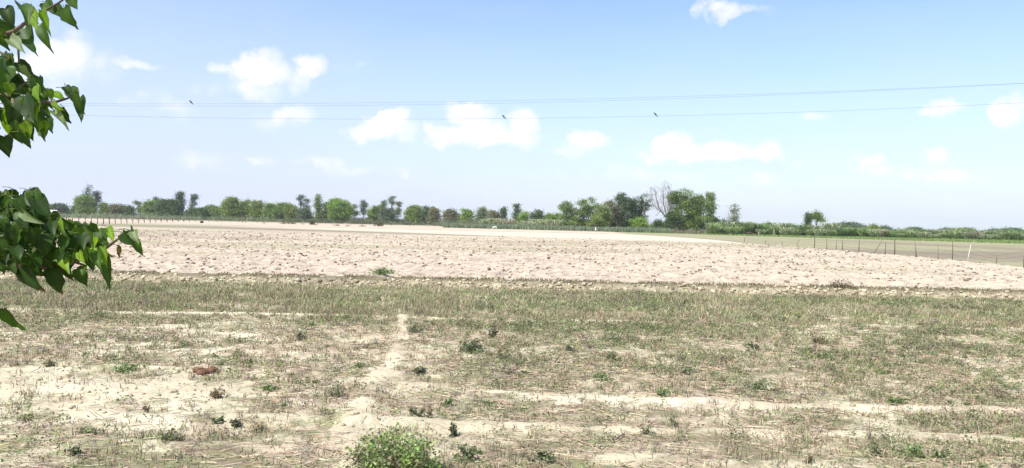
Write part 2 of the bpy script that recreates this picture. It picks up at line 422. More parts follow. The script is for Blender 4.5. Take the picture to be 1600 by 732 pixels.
# haze: one closed box of even pale air round camera and scene
HZ = 0.00010
m, t, b, out = mat_new('haze_air'); t.nodes.remove(b)
pv = t.nodes.new('ShaderNodeVolumePrincipled'); pv.inputs['Color'].default_value = (0.90, 0.94, 1.0, 1)
pv.inputs['Density'].default_value = HZ; pv.inputs['Anisotropy'].default_value = 0.1
t.links.new(pv.outputs[0], out.inputs['Volume'])
hg = Geo(); hg.box((-4600, -80, -1.2), (4600, 4400, 40), (1, 1, 1))
tag(hg.build('haze', m), kind='stuff')

# ------------------------------------------------------------------ scatter of stubble, weeds and clods
def in_view(n, y0, y1, extra=1.12):
    """random ground points in the picture's fan, even per square metre"""
    y = np.sqrt(rng.uniform(y0 * y0, y1 * y1, n)); x = rng.uniform(-1, 1, n) * (0.66 * y * extra + 1)
    return x, y
def blades(n, x, y, h, lean, w, col, base_sink=0.01, z=None):
    """n upright ribbons of two quads; arrays all length n"""
    z = (H(x, y) if z is None else z) - base_sink
    a = rng.uniform(0, 2 * np.pi, n); bx = np.cos(a); by = np.sin(a)
    px, py = -by * w * .5, bx * w * .5
    la = rng.uniform(0, 2 * np.pi, n); lx = np.cos(la) * lean * h; ly = np.sin(la) * lean * h
    B = np.stack([x, y, z], 1); pr = np.stack([px, py, 0 * px], 1)
    mid = B + np.stack([lx * .3, ly * .3, h * .55], 1); top = B + np.stack([lx, ly, h], 1)
    V = np.stack([B - pr, B + pr, mid + pr * .8, mid - pr * .8, top], 1).reshape(-1, 3)
    i = np.arange(n)[:, None] * 5
    f4 = np.hstack([i, i + 1, i + 2, i + 3]); f3 = np.hstack([i + 3, i + 2, i + 4, i + 4])
    return V, np.vstack([f4, f3]), np.repeat(col, 5, 0)
def leaves(n, c, size, col, flat=0.0, asp=0.55):
    """n single leaf quads (diamonds) at centres c"""
    d = rng.normal(size=(n, 3)); d[:, 2] *= (1 - flat); d /= np.linalg.norm(d, axis=1)[:, None] + 1e-9
    e = rng.normal(size=(n, 3)); e[:, 2] *= (1 - flat); e -= d * (e * d).sum(1)[:, None]; e /= np.linalg.norm(e, axis=1)[:, None] + 1e-9
    s = size[:, None]
    V = np.stack([c - d * s * .5, c + e * s * asp * .5 , c + d * s * .5, c - e * s * asp * .5], 1).reshape(-1, 3)
    i = np.arange(n)[:, None] * 4
    return V, np.hstack([i, i + 1, i + 2, i + 3]), np.repeat(col, 4, 0)
def jcol(base, n, v=.25, h=.08):
    b = np.asarray(base)[None, :] * (1 + rng.normal(0, v, (n, 1)).clip(-.6, .8)) * (1 + rng.normal(0, h, (n, 3)))
    return b.clip(.01, .8)

def pick(n, y0, y1, dens):
    x, y = in_view(n, y0, y1); k = rng.random(n) < dens(x, y); return x[k], y[k]

# 1 green herbage: small leafy tufts
G = Geo()
x, y = pick(150000, 8.2, 35.3, lambda x, y: np.clip((cover(x, y)[0] - .30) * 1.3, 0, 1) * (.15 + .85 * cover(x, y)[1]) * (0.55 + .25 * ss(10, 25, y)) * np.clip(.3 + 2.6 * (fbm(x * 1.1, y * 1.1, 191, 3) - .35), .1, 1) * (1 - ss(24, 26, y) * np.clip(3.2 * (fbm(x * .3, y * .5, 281, 3) - .42), 0, .8)))
n = len(x); sz = rng.uniform(.5, 1.3, n) * (1 + .35 * ss(24, 27, y))
k = 7
X = np.repeat(x, k); Y = np.repeat(y, k); SZ = np.repeat(sz, k); r = rng.random(n * k) ** .5 * .07 * SZ; a = rng.uniform(0, 6.283, n * k)
hz = rng.random(n * k) * .11 * SZ
cx = X + r * np.cos(a); cy = Y + r * np.sin(a); cz = H(x, y).repeat(k) + hz + .008
dist = Y / 20
base = np.array([[.175, .24, .08], [.145, .205, .07], [.23, .285, .115], [.25, .26, .14], [.25, .215, .14]])
bc = (base[rng.integers(0, 5, n)] * (1 + .25 * ss(24, 26, y))[:, None]).repeat(k, 0) * (1 + rng.normal(0, .22, (n * k, 1))).clip(.4, 1.8)
G.add(*leaves(n * k, np.stack([cx, cy, cz], 1), (.028 + .012 * dist) * SZ * (1 - .35 * ss(24, 26, Y)) * rng.uniform(.7, 1.4, n * k), bc, .2, .6))
tag(G.build('green_herbage', M_weed), 'sparse low green herbs spread through the stubble of the near field', 'ground cover', kind='stuff')

# 2 upright dry stems and green blades
G = Geo()
x, y = pick(42000, 8.2, 35.3, lambda x, y: np.clip((cover(x, y)[0] - .25) * 1.3, 0, 1) * np.clip(.15 + 3 * (fbm(x * .9, y * .9, 201, 3) - .38), .05, 1))
kc = 9; x = x.repeat(kc) + rng.normal(0, .045, len(x) * kc); y = y.repeat(kc) + rng.normal(0, .045, len(y) * kc)
n = len(x); hh = rng.uniform(.04, .16, n) * (1 + .9 * ss(24, 27, y) * fbm(x * .45, y * .6, 271, 3) ** 1.3 * 1.1)
dc = (1 + .35 * ss(24, 26, y))[:, None] * np.where((rng.random(n) < .3)[:, None], jcol((.22, .24, .12), n), np.where((rng.random(n) < .5)[:, None], jcol((.27, .215, .15), n), jcol((.37, .31, .21), n)))
G.add(*blades(n, x, y, hh, rng.uniform(0, .9, n), (.006 + .0005 * y), dc))
tag(G.build('dry_stubble', M_dry), 'dry brown stubble stems standing in the near field', 'dry grass', kind='stuff')

x, y = pick(60000, 23, 35.2, lambda x, y: np.clip((fbm(x * .35 + 60, y * .5, 231, 3) - .47) * 6, 0, 1) * ss(23.2, 24.5, y))
x2, y2 = pick(9000, 11, 24, lambda x, y: np.clip((fbm(x * .6 + 90, y * .8, 241, 3) - .56) * 7, 0, 1))
x = np.r_[x, x2]; y = np.r_[y, y2]; n = len(x); G2 = Geo()
G2.add(*blades(n, x, y, rng.uniform(.06, .14, n) * (1 + 1.1 * ss(23, 25, y)), rng.uniform(0, .7, n), np.full(n, .015), np.where((rng.random(n) < .7)[:, None], jcol((.265, .205, .145), n, .25), jcol((.20, .235, .10), n, .2))))
tag(G2.build('upright_dry_stalks', M_dry), 'thin upright mauve brown stalks in patches of the grassy strip', 'dry grass', kind='stuff')

# 3 straw and stalks lying flat
G = Geo()
x, y = pick(150000, 8.2, 30, lambda x, y: np.clip((cover(x, y)[0] - .12) * 1.2, .03, 1) * ss(32, 12, y) * np.clip(.3 + 2 * (fbm(x * 1.3, y * 1.3, 211, 2) - .35), .1, 1))
n = len(x); L = rng.uniform(.05, .34, n); a = rng.normal(0, 1.1, n); w = .004 + .0005 * y
z = H(x, y) + .012 + rng.random(n) * .02
D = np.stack([np.cos(a), np.sin(a), rng.normal(0, .08, n)], 1) * L[:, None] * .5; Pp = np.stack([-np.sin(a), np.cos(a), 0 * a], 1) * w[:, None] * .5
up = np.array([0, 0, 1.0]) * w[:, None] * .7
B = np.stack([x, y, z], 1)
V = np.stack([B - D - Pp, B - D + Pp, B + D + Pp, B + D - Pp, B - D + up, B + D + up], 1).reshape(-1, 3)
i = np.arange(n)[:, None] * 6
Fq = np.vstack([np.hstack([i, i + 4, i + 5, i + 3]), np.hstack([i + 4, i + 1, i + 2, i + 5])])
G.add(V, Fq, np.repeat(np.where((rng.random(n) < .6)[:, None], jcol((.27, .215, .15), n, .3), jcol((.39, .325, .225), n, .25)), 6, 0))
tag(G.build('straw_litter', M_dry), 'dry broken stalks lying flat over the near field', 'straw', kind='stuff')

# 3b darker leafy clumps, thickest on the right half
G = Geo()
x, y = pick(10000, 8.6, 34.0, lambda x, y: np.clip((cover(x, y)[0] - .38) * 1.6, 0, 1) * (.2 + .8 * cover(x, y)[1]) * (.45 + .55 * ss(-3, 3, x)) * np.clip(.1 + 4 * (fbm(x * .7, y * .9, 261, 3) - .42), .06, 1))
k = 60; n = len(x); rad = .07 + .24 * rng.random(n) ** 1.4; tone = np.array([[.11, .145, .065], [.15, .18, .085], [.19, .19, .12], [.20, .15, .115], [.14, .19, .065]])[rng.integers(0, 5, n)]
d = rng.normal(0, .5, (n * k, 3)); d[:, 2] = np.abs(d[:, 2]) * .8; RR = rad.repeat(k)
cx = x.repeat(k) + d[:, 0] * RR; cy = y.repeat(k) + d[:, 1] * RR
G.add(*leaves(n * k, np.stack([cx, cy, H(x, y).repeat(k) + d[:, 2] * RR + .01], 1), rng.uniform(.6, 1.4, n * k) * (.022 + .0011 * cy), tone.repeat(k, 0) * (1 + rng.normal(0, .25, (n * k, 1))).clip(.4, 1.8), .1, .5))
tag(G.build('weed_clumps', M_weed), 'many small olive green weed clumps dotting the near field', 'weeds', kind='stuff')

# 4 clods: pale crumbs near, bigger turned lumps on the ploughed field
def clods(name, x, y, r, col, label):
    n = len(x)
    ph = (1 + 5 ** .5) / 2
    ico = np.array([(-1, ph, 0), (1, ph, 0), (-1, -ph, 0), (1, -ph, 0), (0, -1, ph), (0, 1, ph), (0, -1, -ph), (0, 1, -ph), (ph, 0, -1), (ph, 0, 1), (-ph, 0, -1), (-ph, 0, 1)]) / 1.9
    tri = np.array([(0, 11, 5), (0, 5, 1), (0, 1, 7), (0, 7, 10), (0, 10, 11), (1, 5, 9), (5, 11, 4), (11, 10, 2), (10, 7, 6), (7, 1, 8), (3, 9, 4), (3, 4, 2), (3, 2, 6), (3, 6, 8), (3, 8, 9), (4, 9, 5), (2, 4, 11), (6, 2, 10), (8, 6, 7), (9, 8, 1)])
    a = rng.uniform(0, 6.283, n)
    V = ico[None] * rng.uniform(.65, 1.25, (n, 12, 1)) * np.stack([rng.uniform(.8, 1.5, n), rng.uniform(.8, 1.3, n), rng.uniform(.5, .85, n)], 1)[:, None] * r[:, None, None]
    c, s = np.cos(a)[:, None], np.sin(a)[:, None]
    VX = V[..., 0] * c - V[..., 1] * s + x[:, None]; VY = V[..., 0] * s + V[..., 1] * c + y[:, None]
    VZ = V[..., 2] + (H(x, y) + r * .18)[:, None]
    V = np.stack([VX, VY, VZ], -1).reshape(-1, 3)
    Fc = (tri[None] + np.arange(n)[:, None, None] * 12).reshape(-1, 3)
    o = mesh_np(name, V, Fc, M_ground, None, np.repeat(col, 12, 0))
    return tag(o, label, 'soil', kind='stuff')
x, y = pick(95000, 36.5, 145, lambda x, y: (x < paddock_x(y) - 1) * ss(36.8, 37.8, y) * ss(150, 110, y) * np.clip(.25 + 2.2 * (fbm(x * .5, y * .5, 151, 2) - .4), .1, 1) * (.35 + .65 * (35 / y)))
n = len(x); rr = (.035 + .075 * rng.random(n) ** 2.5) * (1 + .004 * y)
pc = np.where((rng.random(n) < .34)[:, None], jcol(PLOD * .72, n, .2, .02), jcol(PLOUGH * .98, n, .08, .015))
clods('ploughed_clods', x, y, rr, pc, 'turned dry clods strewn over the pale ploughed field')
x, y = pick(26000, 8.2, 34, lambda x, y: np.clip(.75 - cover(x, y)[0], 0.03, 1))
n = len(x); rr = .012 + .045 * rng.random(n) ** 3
clods('soil_crumbs', x, y, rr, jcol(SAND * .95, n, .12, .03), 'pale sandy crumbs on the bare strips of the near field')
x = rng.uniform(-27, 27, 1500); y = bank_y(x) + rng.normal(-.45, .35, 1500)
clods('bank_lumps', x, y, rng.uniform(.03, .11, 1500), jcol(SAND * .85, 1500, .25, .04), 'rough lumps along the eroded face of the field bank')
# grass fringe on the bank crest and foot
G = Geo()
n = 16000; x = rng.uniform(-27, 27, n); y = bank_y(x) + np.where(rng.random(n) < .6, rng.normal(.42, .25, n), rng.normal(-.75, .3, n))
k = fbm(x * .9, y * .8, 161, 3) > .38; x = x[k]; y = y[k]; n = len(x)
G.add(*blades(n, x, y, rng.uniform(.04, .15, n), rng.uniform(.1, 1, n), np.full(n, .03), np.where((rng.random(n) < .5)[:, None], jcol((.20, .20, .10), n), jcol((.28, .22, .15), n))))
tag(G.build('bank_grass', M_weed), 'short rough grass fringing the low bank between the two fields', 'grass', kind='stuff')

# ------------------------------------------------------------------ single plants of the near field
def unit(n):
    d = rng.normal(size=(n, 3)); return d / np.linalg.norm(d, axis=1)[:, None]
def herb(px, py, wpx, hpx, kind, label, cat='weed', name='weed'):
    gx, gy = gp(px, py); sc = gy / F
    w = wpx * sc; h = hpx * sc * 1.05
    z = Hs(gx, gy)
    o = thing(name, label, cat, (gx, gy, z - .01), 'single weeds of the near field')
    cols = {'dark': [(.095, .125, .06), (.13, .155, .08), (.16, .17, .10)], 'green': [(.16, .22, .085), (.20, .26, .11)], 'grey': [(.16, .18, .09), (.20, .20, .12)],
            'brown': [(.20, .14, .09), (.14, .13, .07)], 'pink': [(.32, .22, .18), (.26, .18, .14)], 'bright': [(.20, .31, .075), (.25, .35, .11), (.17, .24, .08), (.28, .29, .16), (.24, .20, .13)]}[kind]
    st = Geo(); lf = Geo(); ns = max(5, int(w * 34)) if kind != 'bright' else 140
    leafs = {'dark': .034, 'green': .030, 'grey': .026, 'brown': .026, 'pink': .018, 'bright': .030}[kind]
    nl = {'dark': 26, 'green': 26, 'grey': 24, 'brown': 18, 'pink': 14, 'bright': 60}[kind]
    for i in range(ns):
        a = rng.uniform(0, 6.283); rr = math.sqrt(rng.random()) * w * .5
        bx, by = rr * .2 * math.cos(a), rr * .2 * math.sin(a)
        tx, ty = rr * math.cos(a), rr * math.sin(a) * .9; th = h * (1 - .45 * (rr / (w * .5)) ** 2) * rng.uniform(.4, 1.18)
        c = np.array(cols[rng.integers(len(cols))])
        st.tube([(bx, by, 0), ((bx + tx) * .5, (by + ty) * .5, th * .6), (tx, ty, th)], [.006, .004, .002], c * 1.0, 4)
        t = rng.random(nl) ** .7; cen = np.stack([bx + (tx - bx) * t, by + (ty - by) * t, th * t * .98 + .005], 1) + rng.normal(0, .018 + .03 * w, (nl, 3)) * [1, 1, .7]
        cen[:, 2] = np.abs(cen[:, 2]) + .004
        out_ = rng.random(nl) < .22; cen[out_, :2] += rng.normal(0, .25 * w, (int(out_.sum()), 2)); cen[out_, 2] *= .25
        lf.add(*leaves(nl, cen, rng.uniform(.7, 1.5, nl) * leafs * (1 + gy / 30), jcol(c, nl, .3), .1, .55))
    st.build('stem', M_dry, o); lf.build('foliage', M_weed, o)
    return o
herb(618, 750, 158, 74, 'bright', 'large bright green bushy weed at the bottom edge of the field', 'bush', 'green_bush')
for a in [
 (730, 724, 30, 30, 'dark', 'dark leafy weed just right of the large bright green bush'),
 (850, 727, 26, 20, 'dark', 'dark weed at the bottom edge, second right of the bright bush'),
 (733, 550, 48, 24, 'dark', 'wide dark green bushy weed in the middle of the near field'),
 (785, 561, 34, 20, 'brown', 'brownish bushy weed right beside the wide dark one'),
 (648, 521, 36, 14, 'grey', 'grey green low weed beside the top of the pale earth path'),
 (656, 586, 20, 16, 'dark', 'small dark weed just right of the pale path, halfway down'),
 (528, 624, 32, 24, 'grey', 'grey green spreading weed left of the pale path'),
 (470, 528, 28, 14, 'grey', 'small grey weed left of the path near the grassy strip'),
 (652, 652, 22, 20, 'dark', 'dark weed right of the path below the first pale line'),
 (672, 655, 14, 20, 'brown', 'reddish brown stalky weed right beside a dark one near the path'),
 (709, 683, 15, 24, 'dark', 'slim upright dark weed above the bright green bush'),
 (770, 529, 14, 18, 'dark', 'thin upright dark sprig above the wide dark weed'),
 (766, 487, 10, 14, 'brown', 'tiny brown sprig standing in the grassy strip'),
 (660, 495, 10, 16, 'brown', 'short brown stalk at the head of the pale path'),
 (1073, 586, 20, 12, 'dark', 'low dark weed in the middle right of the field'),
 (1186, 613, 28, 14, 'dark', 'dark rounded weed above the long pale line on the right'),
 (1037, 620, 26, 16, 'green', 'green leafy weed above the long pale line right of centre'),
 (940, 596, 24, 14, 'green', 'low green weed centre right among stubble'),
 (958, 565, 30, 16, 'grey', 'grey green low clump in the centre right stubble'),
 (890, 550, 20, 14, 'dark', 'dark small clump right of the brownish bushy weed'),
 (1052, 667, 18, 20, 'grey', 'pale grey weed between the two long pale lines'),
 (1009, 684, 22, 18, 'grey', 'pale grey tufted weed on the lower pale line'),
 (1277, 537, 22, 14, 'brown', 'small brown weed in the right part of the field'),
 (1356, 542, 16, 22, 'pink', 'upright reddish dry weed on the right of the field'),
 (1287, 561, 26, 12, 'green', 'low green weed just below the small brown one on the right'),
 (1397, 634, 34, 13, 'green', 'flat bright green patch of weed on the right above the pale line'),
 (1432, 720, 46, 22, 'green', 'broad green leafy weed at the lower right'),
 (1470, 722, 34, 18, 'dark', 'darker weed touching the broad green one at lower right'),
 (1368, 716, 34, 24, 'grey', 'grey green bushy weed left of the broad green one'),
 (1359, 694, 14, 44, 'pink', 'tall thin pinkish dry stalks at the lower right'),
 (1315, 462, 42, 13, 'brown', 'dry brown brush growing on the bank at the right'),
 (1262, 730, 16, 14, 'brown', 'tiny brown weed at the bottom edge on the right'),
 (337, 624, 38, 16, 'brown', 'dark brown straggly weed on the left bare patch'),
 (341, 667, 17, 12, 'dark', 'left one of two small dark weeds below the straggly brown weed'),
 (368, 669, 19, 14, 'dark', 'right one of two small dark weeds below the straggly brown weed'),
 (404, 676, 26, 18, 'brown', 'brown dry weed left of the path near the bottom'),
 (119, 714, 20, 14, 'dark', 'small dark weed in the lower left corner'),
 (136, 684, 26, 10, 'green', 'flat green weed in the lower left'),
 (264, 697, 46, 16, 'grey', 'wide grey green weed low on the left'),
 (230, 646, 13, 15, 'brown', 'small dry twiggy weed on the pale bare ground at left'),
 (77, 574, 20, 10, 'grey', 'small grey weed far left below the single hanging leaf'),
 (200, 582, 46, 11, 'green', 'low green patch of weed on the left'),
 (598, 438, 38, 9, 'green', 'green tuft growing on the bank left of centre'),
 (700, 634, 20, 12, 'green', 'small green weed just under the start of the pale line'),
 (745, 716, 16, 10, 'green', 'flat little green weed at the bottom beside a dark leafy one'),
 (420, 612, 34, 9, 'green', 'bright low green patch left of the spreading grey weed'),
 (1180, 545, 18, 10, 'dark', 'dark small weed upper right of the low dark one'),
 (560, 575, 22, 9, 'green', 'thin green sprout patch left of the path')]:
    herb(*a)
# reddish clod heap
gx, gy = gp(322, 583); n = 26
def lump_heap(name, gx, gy, w, d, h, col, label, cat, nl=26, var=.2):
    G = Geo()
    for i in range(nl):
        a = rng.uniform(0, 6.28); r = math.sqrt(rng.random())
        c = np.array([r * math.cos(a) * w * .5, r * math.sin(a) * d * .5, h * .7 * (1 - r * r) * rng.random()])
        s = rng.uniform(.14, .3) * min(w, d)
        nu, nv = 6, 5; V = []; Fc = []
        for j in range(nv):
            for k_ in range(nu):
                th = math.pi * (j + .5) / nv; ph = 2 * math.pi * k_ / nu
                q = s * rng.uniform(.75, 1.2)
                V.append(c + np.array([math.sin(th) * math.cos(ph) * q, math.sin(th) * math.sin(ph) * q, math.cos(th) * q * .6 + s * .2]))
        for j in range(nv - 1):
            for k_ in range(nu):
                k2 = (k_ + 1) % nu; Fc.append((j * nu + k_, j * nu + k2, (j + 1) * nu + k2, (j + 1) * nu + k_))
        V.append(V[0] * .5 + V[3] * .5); ti = len(V) - 1
        for k_ in range(nu): Fc.append(((k_ + 1) % nu, k_, ti, ti))
        G.add(V, Fc, np.array(col) * rng.uniform(1 - var, 1 + var))
    o = G.build(name, M_ground); o.location = (gx, gy, Hs(gx, gy) - .01)
    return tag(o, label, cat)
lump_heap('dung_heap', gx, gy, .42, .34, .06, (.17, .095, .06), 'small reddish brown crumbly heap on the left of the field', 'dung')
gx, gy = gp(686, 415, .14)
lump_heap('dark_clod', gx, gy, .30, .26, .16, (.07, .055, .045), 'single dark lump out on the pale ploughed field', 'clod', 5)
# a broken stick
p = gp(957, 694); q = gp(976, 684)
G = Geo(); G.tube([(0, 0, .02), ((q[0] - p[0]) * .5, (q[1] - p[1]) * .5, .04), (q[0] - p[0], q[1] - p[1], .05)], [.012, .013, .008], (.20, .14, .11), 6)
o = G.build('stick', M_bark); o.location = (p[0], p[1], Hs(*p)); tag(o, 'short bare stick lying in the lower middle of the field', 'stick')

# ------------------------------------------------------------------ trees
def branchy(G, p, d, L, r, depth, col, spread=.55, up=.25, minr=.02, kids=(2, 3)):
    pts = [Vector(p)]; rad = [r]; dd = Vector(d).normalized()
    for i in range(3):
        dd = (dd + Vector(rng.normal(0, .13, 3)) + Vector((0, 0, up * .3))).normalized()
        pts.append(pts[-1] + dd * L / 3); rad.append(max(r * (1 - .15 * (i + 1)), minr))
    G.tube(pts, rad, col, 5)
    ends = [pts[-1]]
    if depth > 0:
        for k in range(rng.integers(kids[0], kids[1] + 1)):
            nd_ = (dd + Vector(rng.normal(0, spread, 3)) + Vector((0, 0, up))).normalized()
            ends += branchy(G, pts[-1] if k < 2 else pts[2], nd_, L * rng.uniform(.62, .85), max(rad[-1] * .72, minr), depth - 1, col, spread, up, minr, kids)
    return ends
def tree(px, top, wpx, D, kind, tone, label, group='trees along the field edge', name=None, bottom=.1, lean=0.0):
    hor = 329 + .0215 * px
    s = D / F; h = (hor - top) * s + CAMZ; w = wpx * s
    X = at(px, hor, D).x
    global rng
    rng = np.random.default_rng(int(px * 7 + top))
    names = {'round': 'broadleaf_tree', 'euc': 'eucalyptus_tree', 'cone': 'conical_tree', 'flat': 'umbrella_tree', 'sparse': 'sparse_tree', 'col': 'columnar_tree', 'bush': 'bush'}
    o = thing(name or names[kind], label, 'bush' if kind == 'bush' else 'tree', (X, D, 0), group)
    tones = {'mid': (.145, .215, .05), 'dark': (.078, .125, .045), 'bright': (.17, .27, .045), 'yell': (.175, .23, .055), 'grey': (.16, .19, .10), 'brown': (.155, .155, .075), 'blue': (.095, .135, .075), 'lime': (.19, .30, .05)}
    base = np.array(tones[tone])
    if kind == 'round' and D > 400: h *= .95; base = base * 1.15
    T = Geo(); bark = (.16, .13, .10) if kind not in ('euc', 'sparse') else (.34, .30, .25)
    lobes = []          # x,y,z,rx,ry,rz
    hw = w * .5
    if kind in ('round', 'bush'):
        zb = h * bottom; hh = h - zb
        nlb = 15 if w < 9 else 24
        for i in range(nlb):
            z = zb + hh * (i + .5) / nlb * .92
            t = (z - zb) / hh; prof = rng.uniform(.72, 1.12) * math.sqrt(max(0.05, 1 - (max(t - .45, 0) / .62) ** 2)) * (0.90 + .10 * min(t / .3, 1))
            rr = hw * rng.uniform(.24, .46)
            k = hw * 1.08 * prof - rr * .85; a = rng.uniform(0, 6.283) if i % 2 else (0 if rng.random() < .5 else math.pi) + rng.normal(0, .4)
            lobes.append((max(k, 0) * math.cos(a), max(k, 0) * math.sin(a), z, rr, rr, min(rr * .85, (h - z) * 1.0 + .3)))
        lobes.append((0, 0, zb + hh * .42, hw * .70, hw * .70, hh * .43))
        if D < 330 and bottom < .3:
            for q in (-.62, -.2, .25, .65): lobes.append((hw * q, rng.normal(0, hw * .3), h * .17, hw * .36, hw * .36, h * .15))
    elif kind == 'euc':
        for i in range(10):
            t = rng.uniform(.32, .97) if i else .93
            rr = hw * rng.uniform(.38, .62) * (1.15 - .45 * t)
            lobes.append((lean * t * h + rng.normal(0, hw * .34), rng.normal(0, hw * .34), h * t - rr * .5, rr * 1.1, rr * 1.1, rr * rng.uniform(1.2, 1.9)))
    elif kind == 'col':
        for i in range(8):
            t = .12 + .8 * i / 7; rr = hw * (.95 - .5 * abs(t - .55)) * rng.uniform(.75, 1)
            lobes.append((rng.normal(0, hw * .12), 0, h * t, rr, rr, h * .10))
    elif kind == 'cone':
        for i in range(12):
            t = .10 + .84 * i / 11; rr = hw * (1.05 - t * .85) * rng.uniform(.55, .75); a = rng.uniform(0, 6.283); k = hw * (1.05 - t) * .45
            lobes.append((k * math.cos(a) + lean * t * h, k * math.sin(a), h * t, rr, rr, h * .07))
    elif kind == 'flat':
        for i in range(12):
            a = rng.uniform(0, 6.283); k = hw * .72 * math.sqrt(rng.random())
            lobes.append((k * math.cos(a), k * math.sin(a), h * (.88 - .16 * (k / hw)) - .20 * h * rng.random(), hw * .32, hw * .32, h * .09))
    elif kind == 'sparse':
        for i in range(10):
            a = rng.uniform(0, 6.283); t = rng.uniform(.28, .93); k = hw * .95 * (.25 + .75 * rng.random()) * (1.1 - .45 * t)
            lobes.append((k * math.cos(a) + lean * (t - .5) * h, k * math.sin(a), h * t, hw * .24, hw * .24, h * .055))
    # trunk and limbs
    tr = max(.10, h * .018)
    if kind not in ('bush',):
        th = h * (.9 if kind in ('euc', 'cone', 'col') else .62)
        T.tube([(0, 0, -.2), (lean * h * .2 + rng.normal(0, .1), 0, th * .35), (lean * h * .5, rng.normal(0, .1), th * .7), (lean * h * .8, 0, th)], [tr * 1.3, tr, tr * .75, tr * .3], bark, 7)
        for (lx, ly, lz, rx, ry, rz) in lobes[:9]:
            z0 = max(h * .15, lz * .62); T.tube([(lean * z0, 0, z0 * .8), (lx * .5, ly * .5, (z0 + lz) * .5), (lx, ly, lz)], [tr * .45, tr * .3, tr * .12], bark, 5)
        T.build('trunk', M_bark, o)
    else:
        for i in range(5):
            T.tube([(0, 0, -.1), (rng.normal(0, hw * .3), rng.normal(0, hw * .3), h * .6)], [.06, .03], bark, 5)
        T.build('stem', M_bark, o)
    # crown: leaf clumps through the shells of the lobes
    C = Geo(); ls = max(.10, D * .00115) * (1.0 if kind not in ('euc', 'sparse') else .8)
    for (lx, ly, lz, rx, ry, rz) in lobes:
        area = (rx * rz) * 4 + .3
        nc = int(np.clip(area * (2.2 if kind in ('round', 'bush', 'col', 'cone') else 1.2), 8, 90)); 
        for k in range(nc):
            d = unit(1)[0]; rad = rng.uniform(.55, 1.06)
            cc = np.array([lx, ly, lz]) + d * [rx, ry, rz] * rad
            if cc[2] < .15: cc[2] = .15
            nl = int(rng.integers(16, 34)); cr_ = rng.uniform(.8, 1.3) * ls * 1.9
            pts = cc + rng.normal(0, 1, (nl, 3)) * [cr_, cr_, cr_ * .55]
            cl = base * rng.uniform(.62, 1.55) * (1 + rng.normal(0, .06, 3))
            C.add(*leaves(nl, pts, rng.uniform(.7, 1.35, nl) * ls * 1.1, jcol(cl, nl, .16, .04), .1, .7))
    C.build('crown', M_leafy, o)
    return o

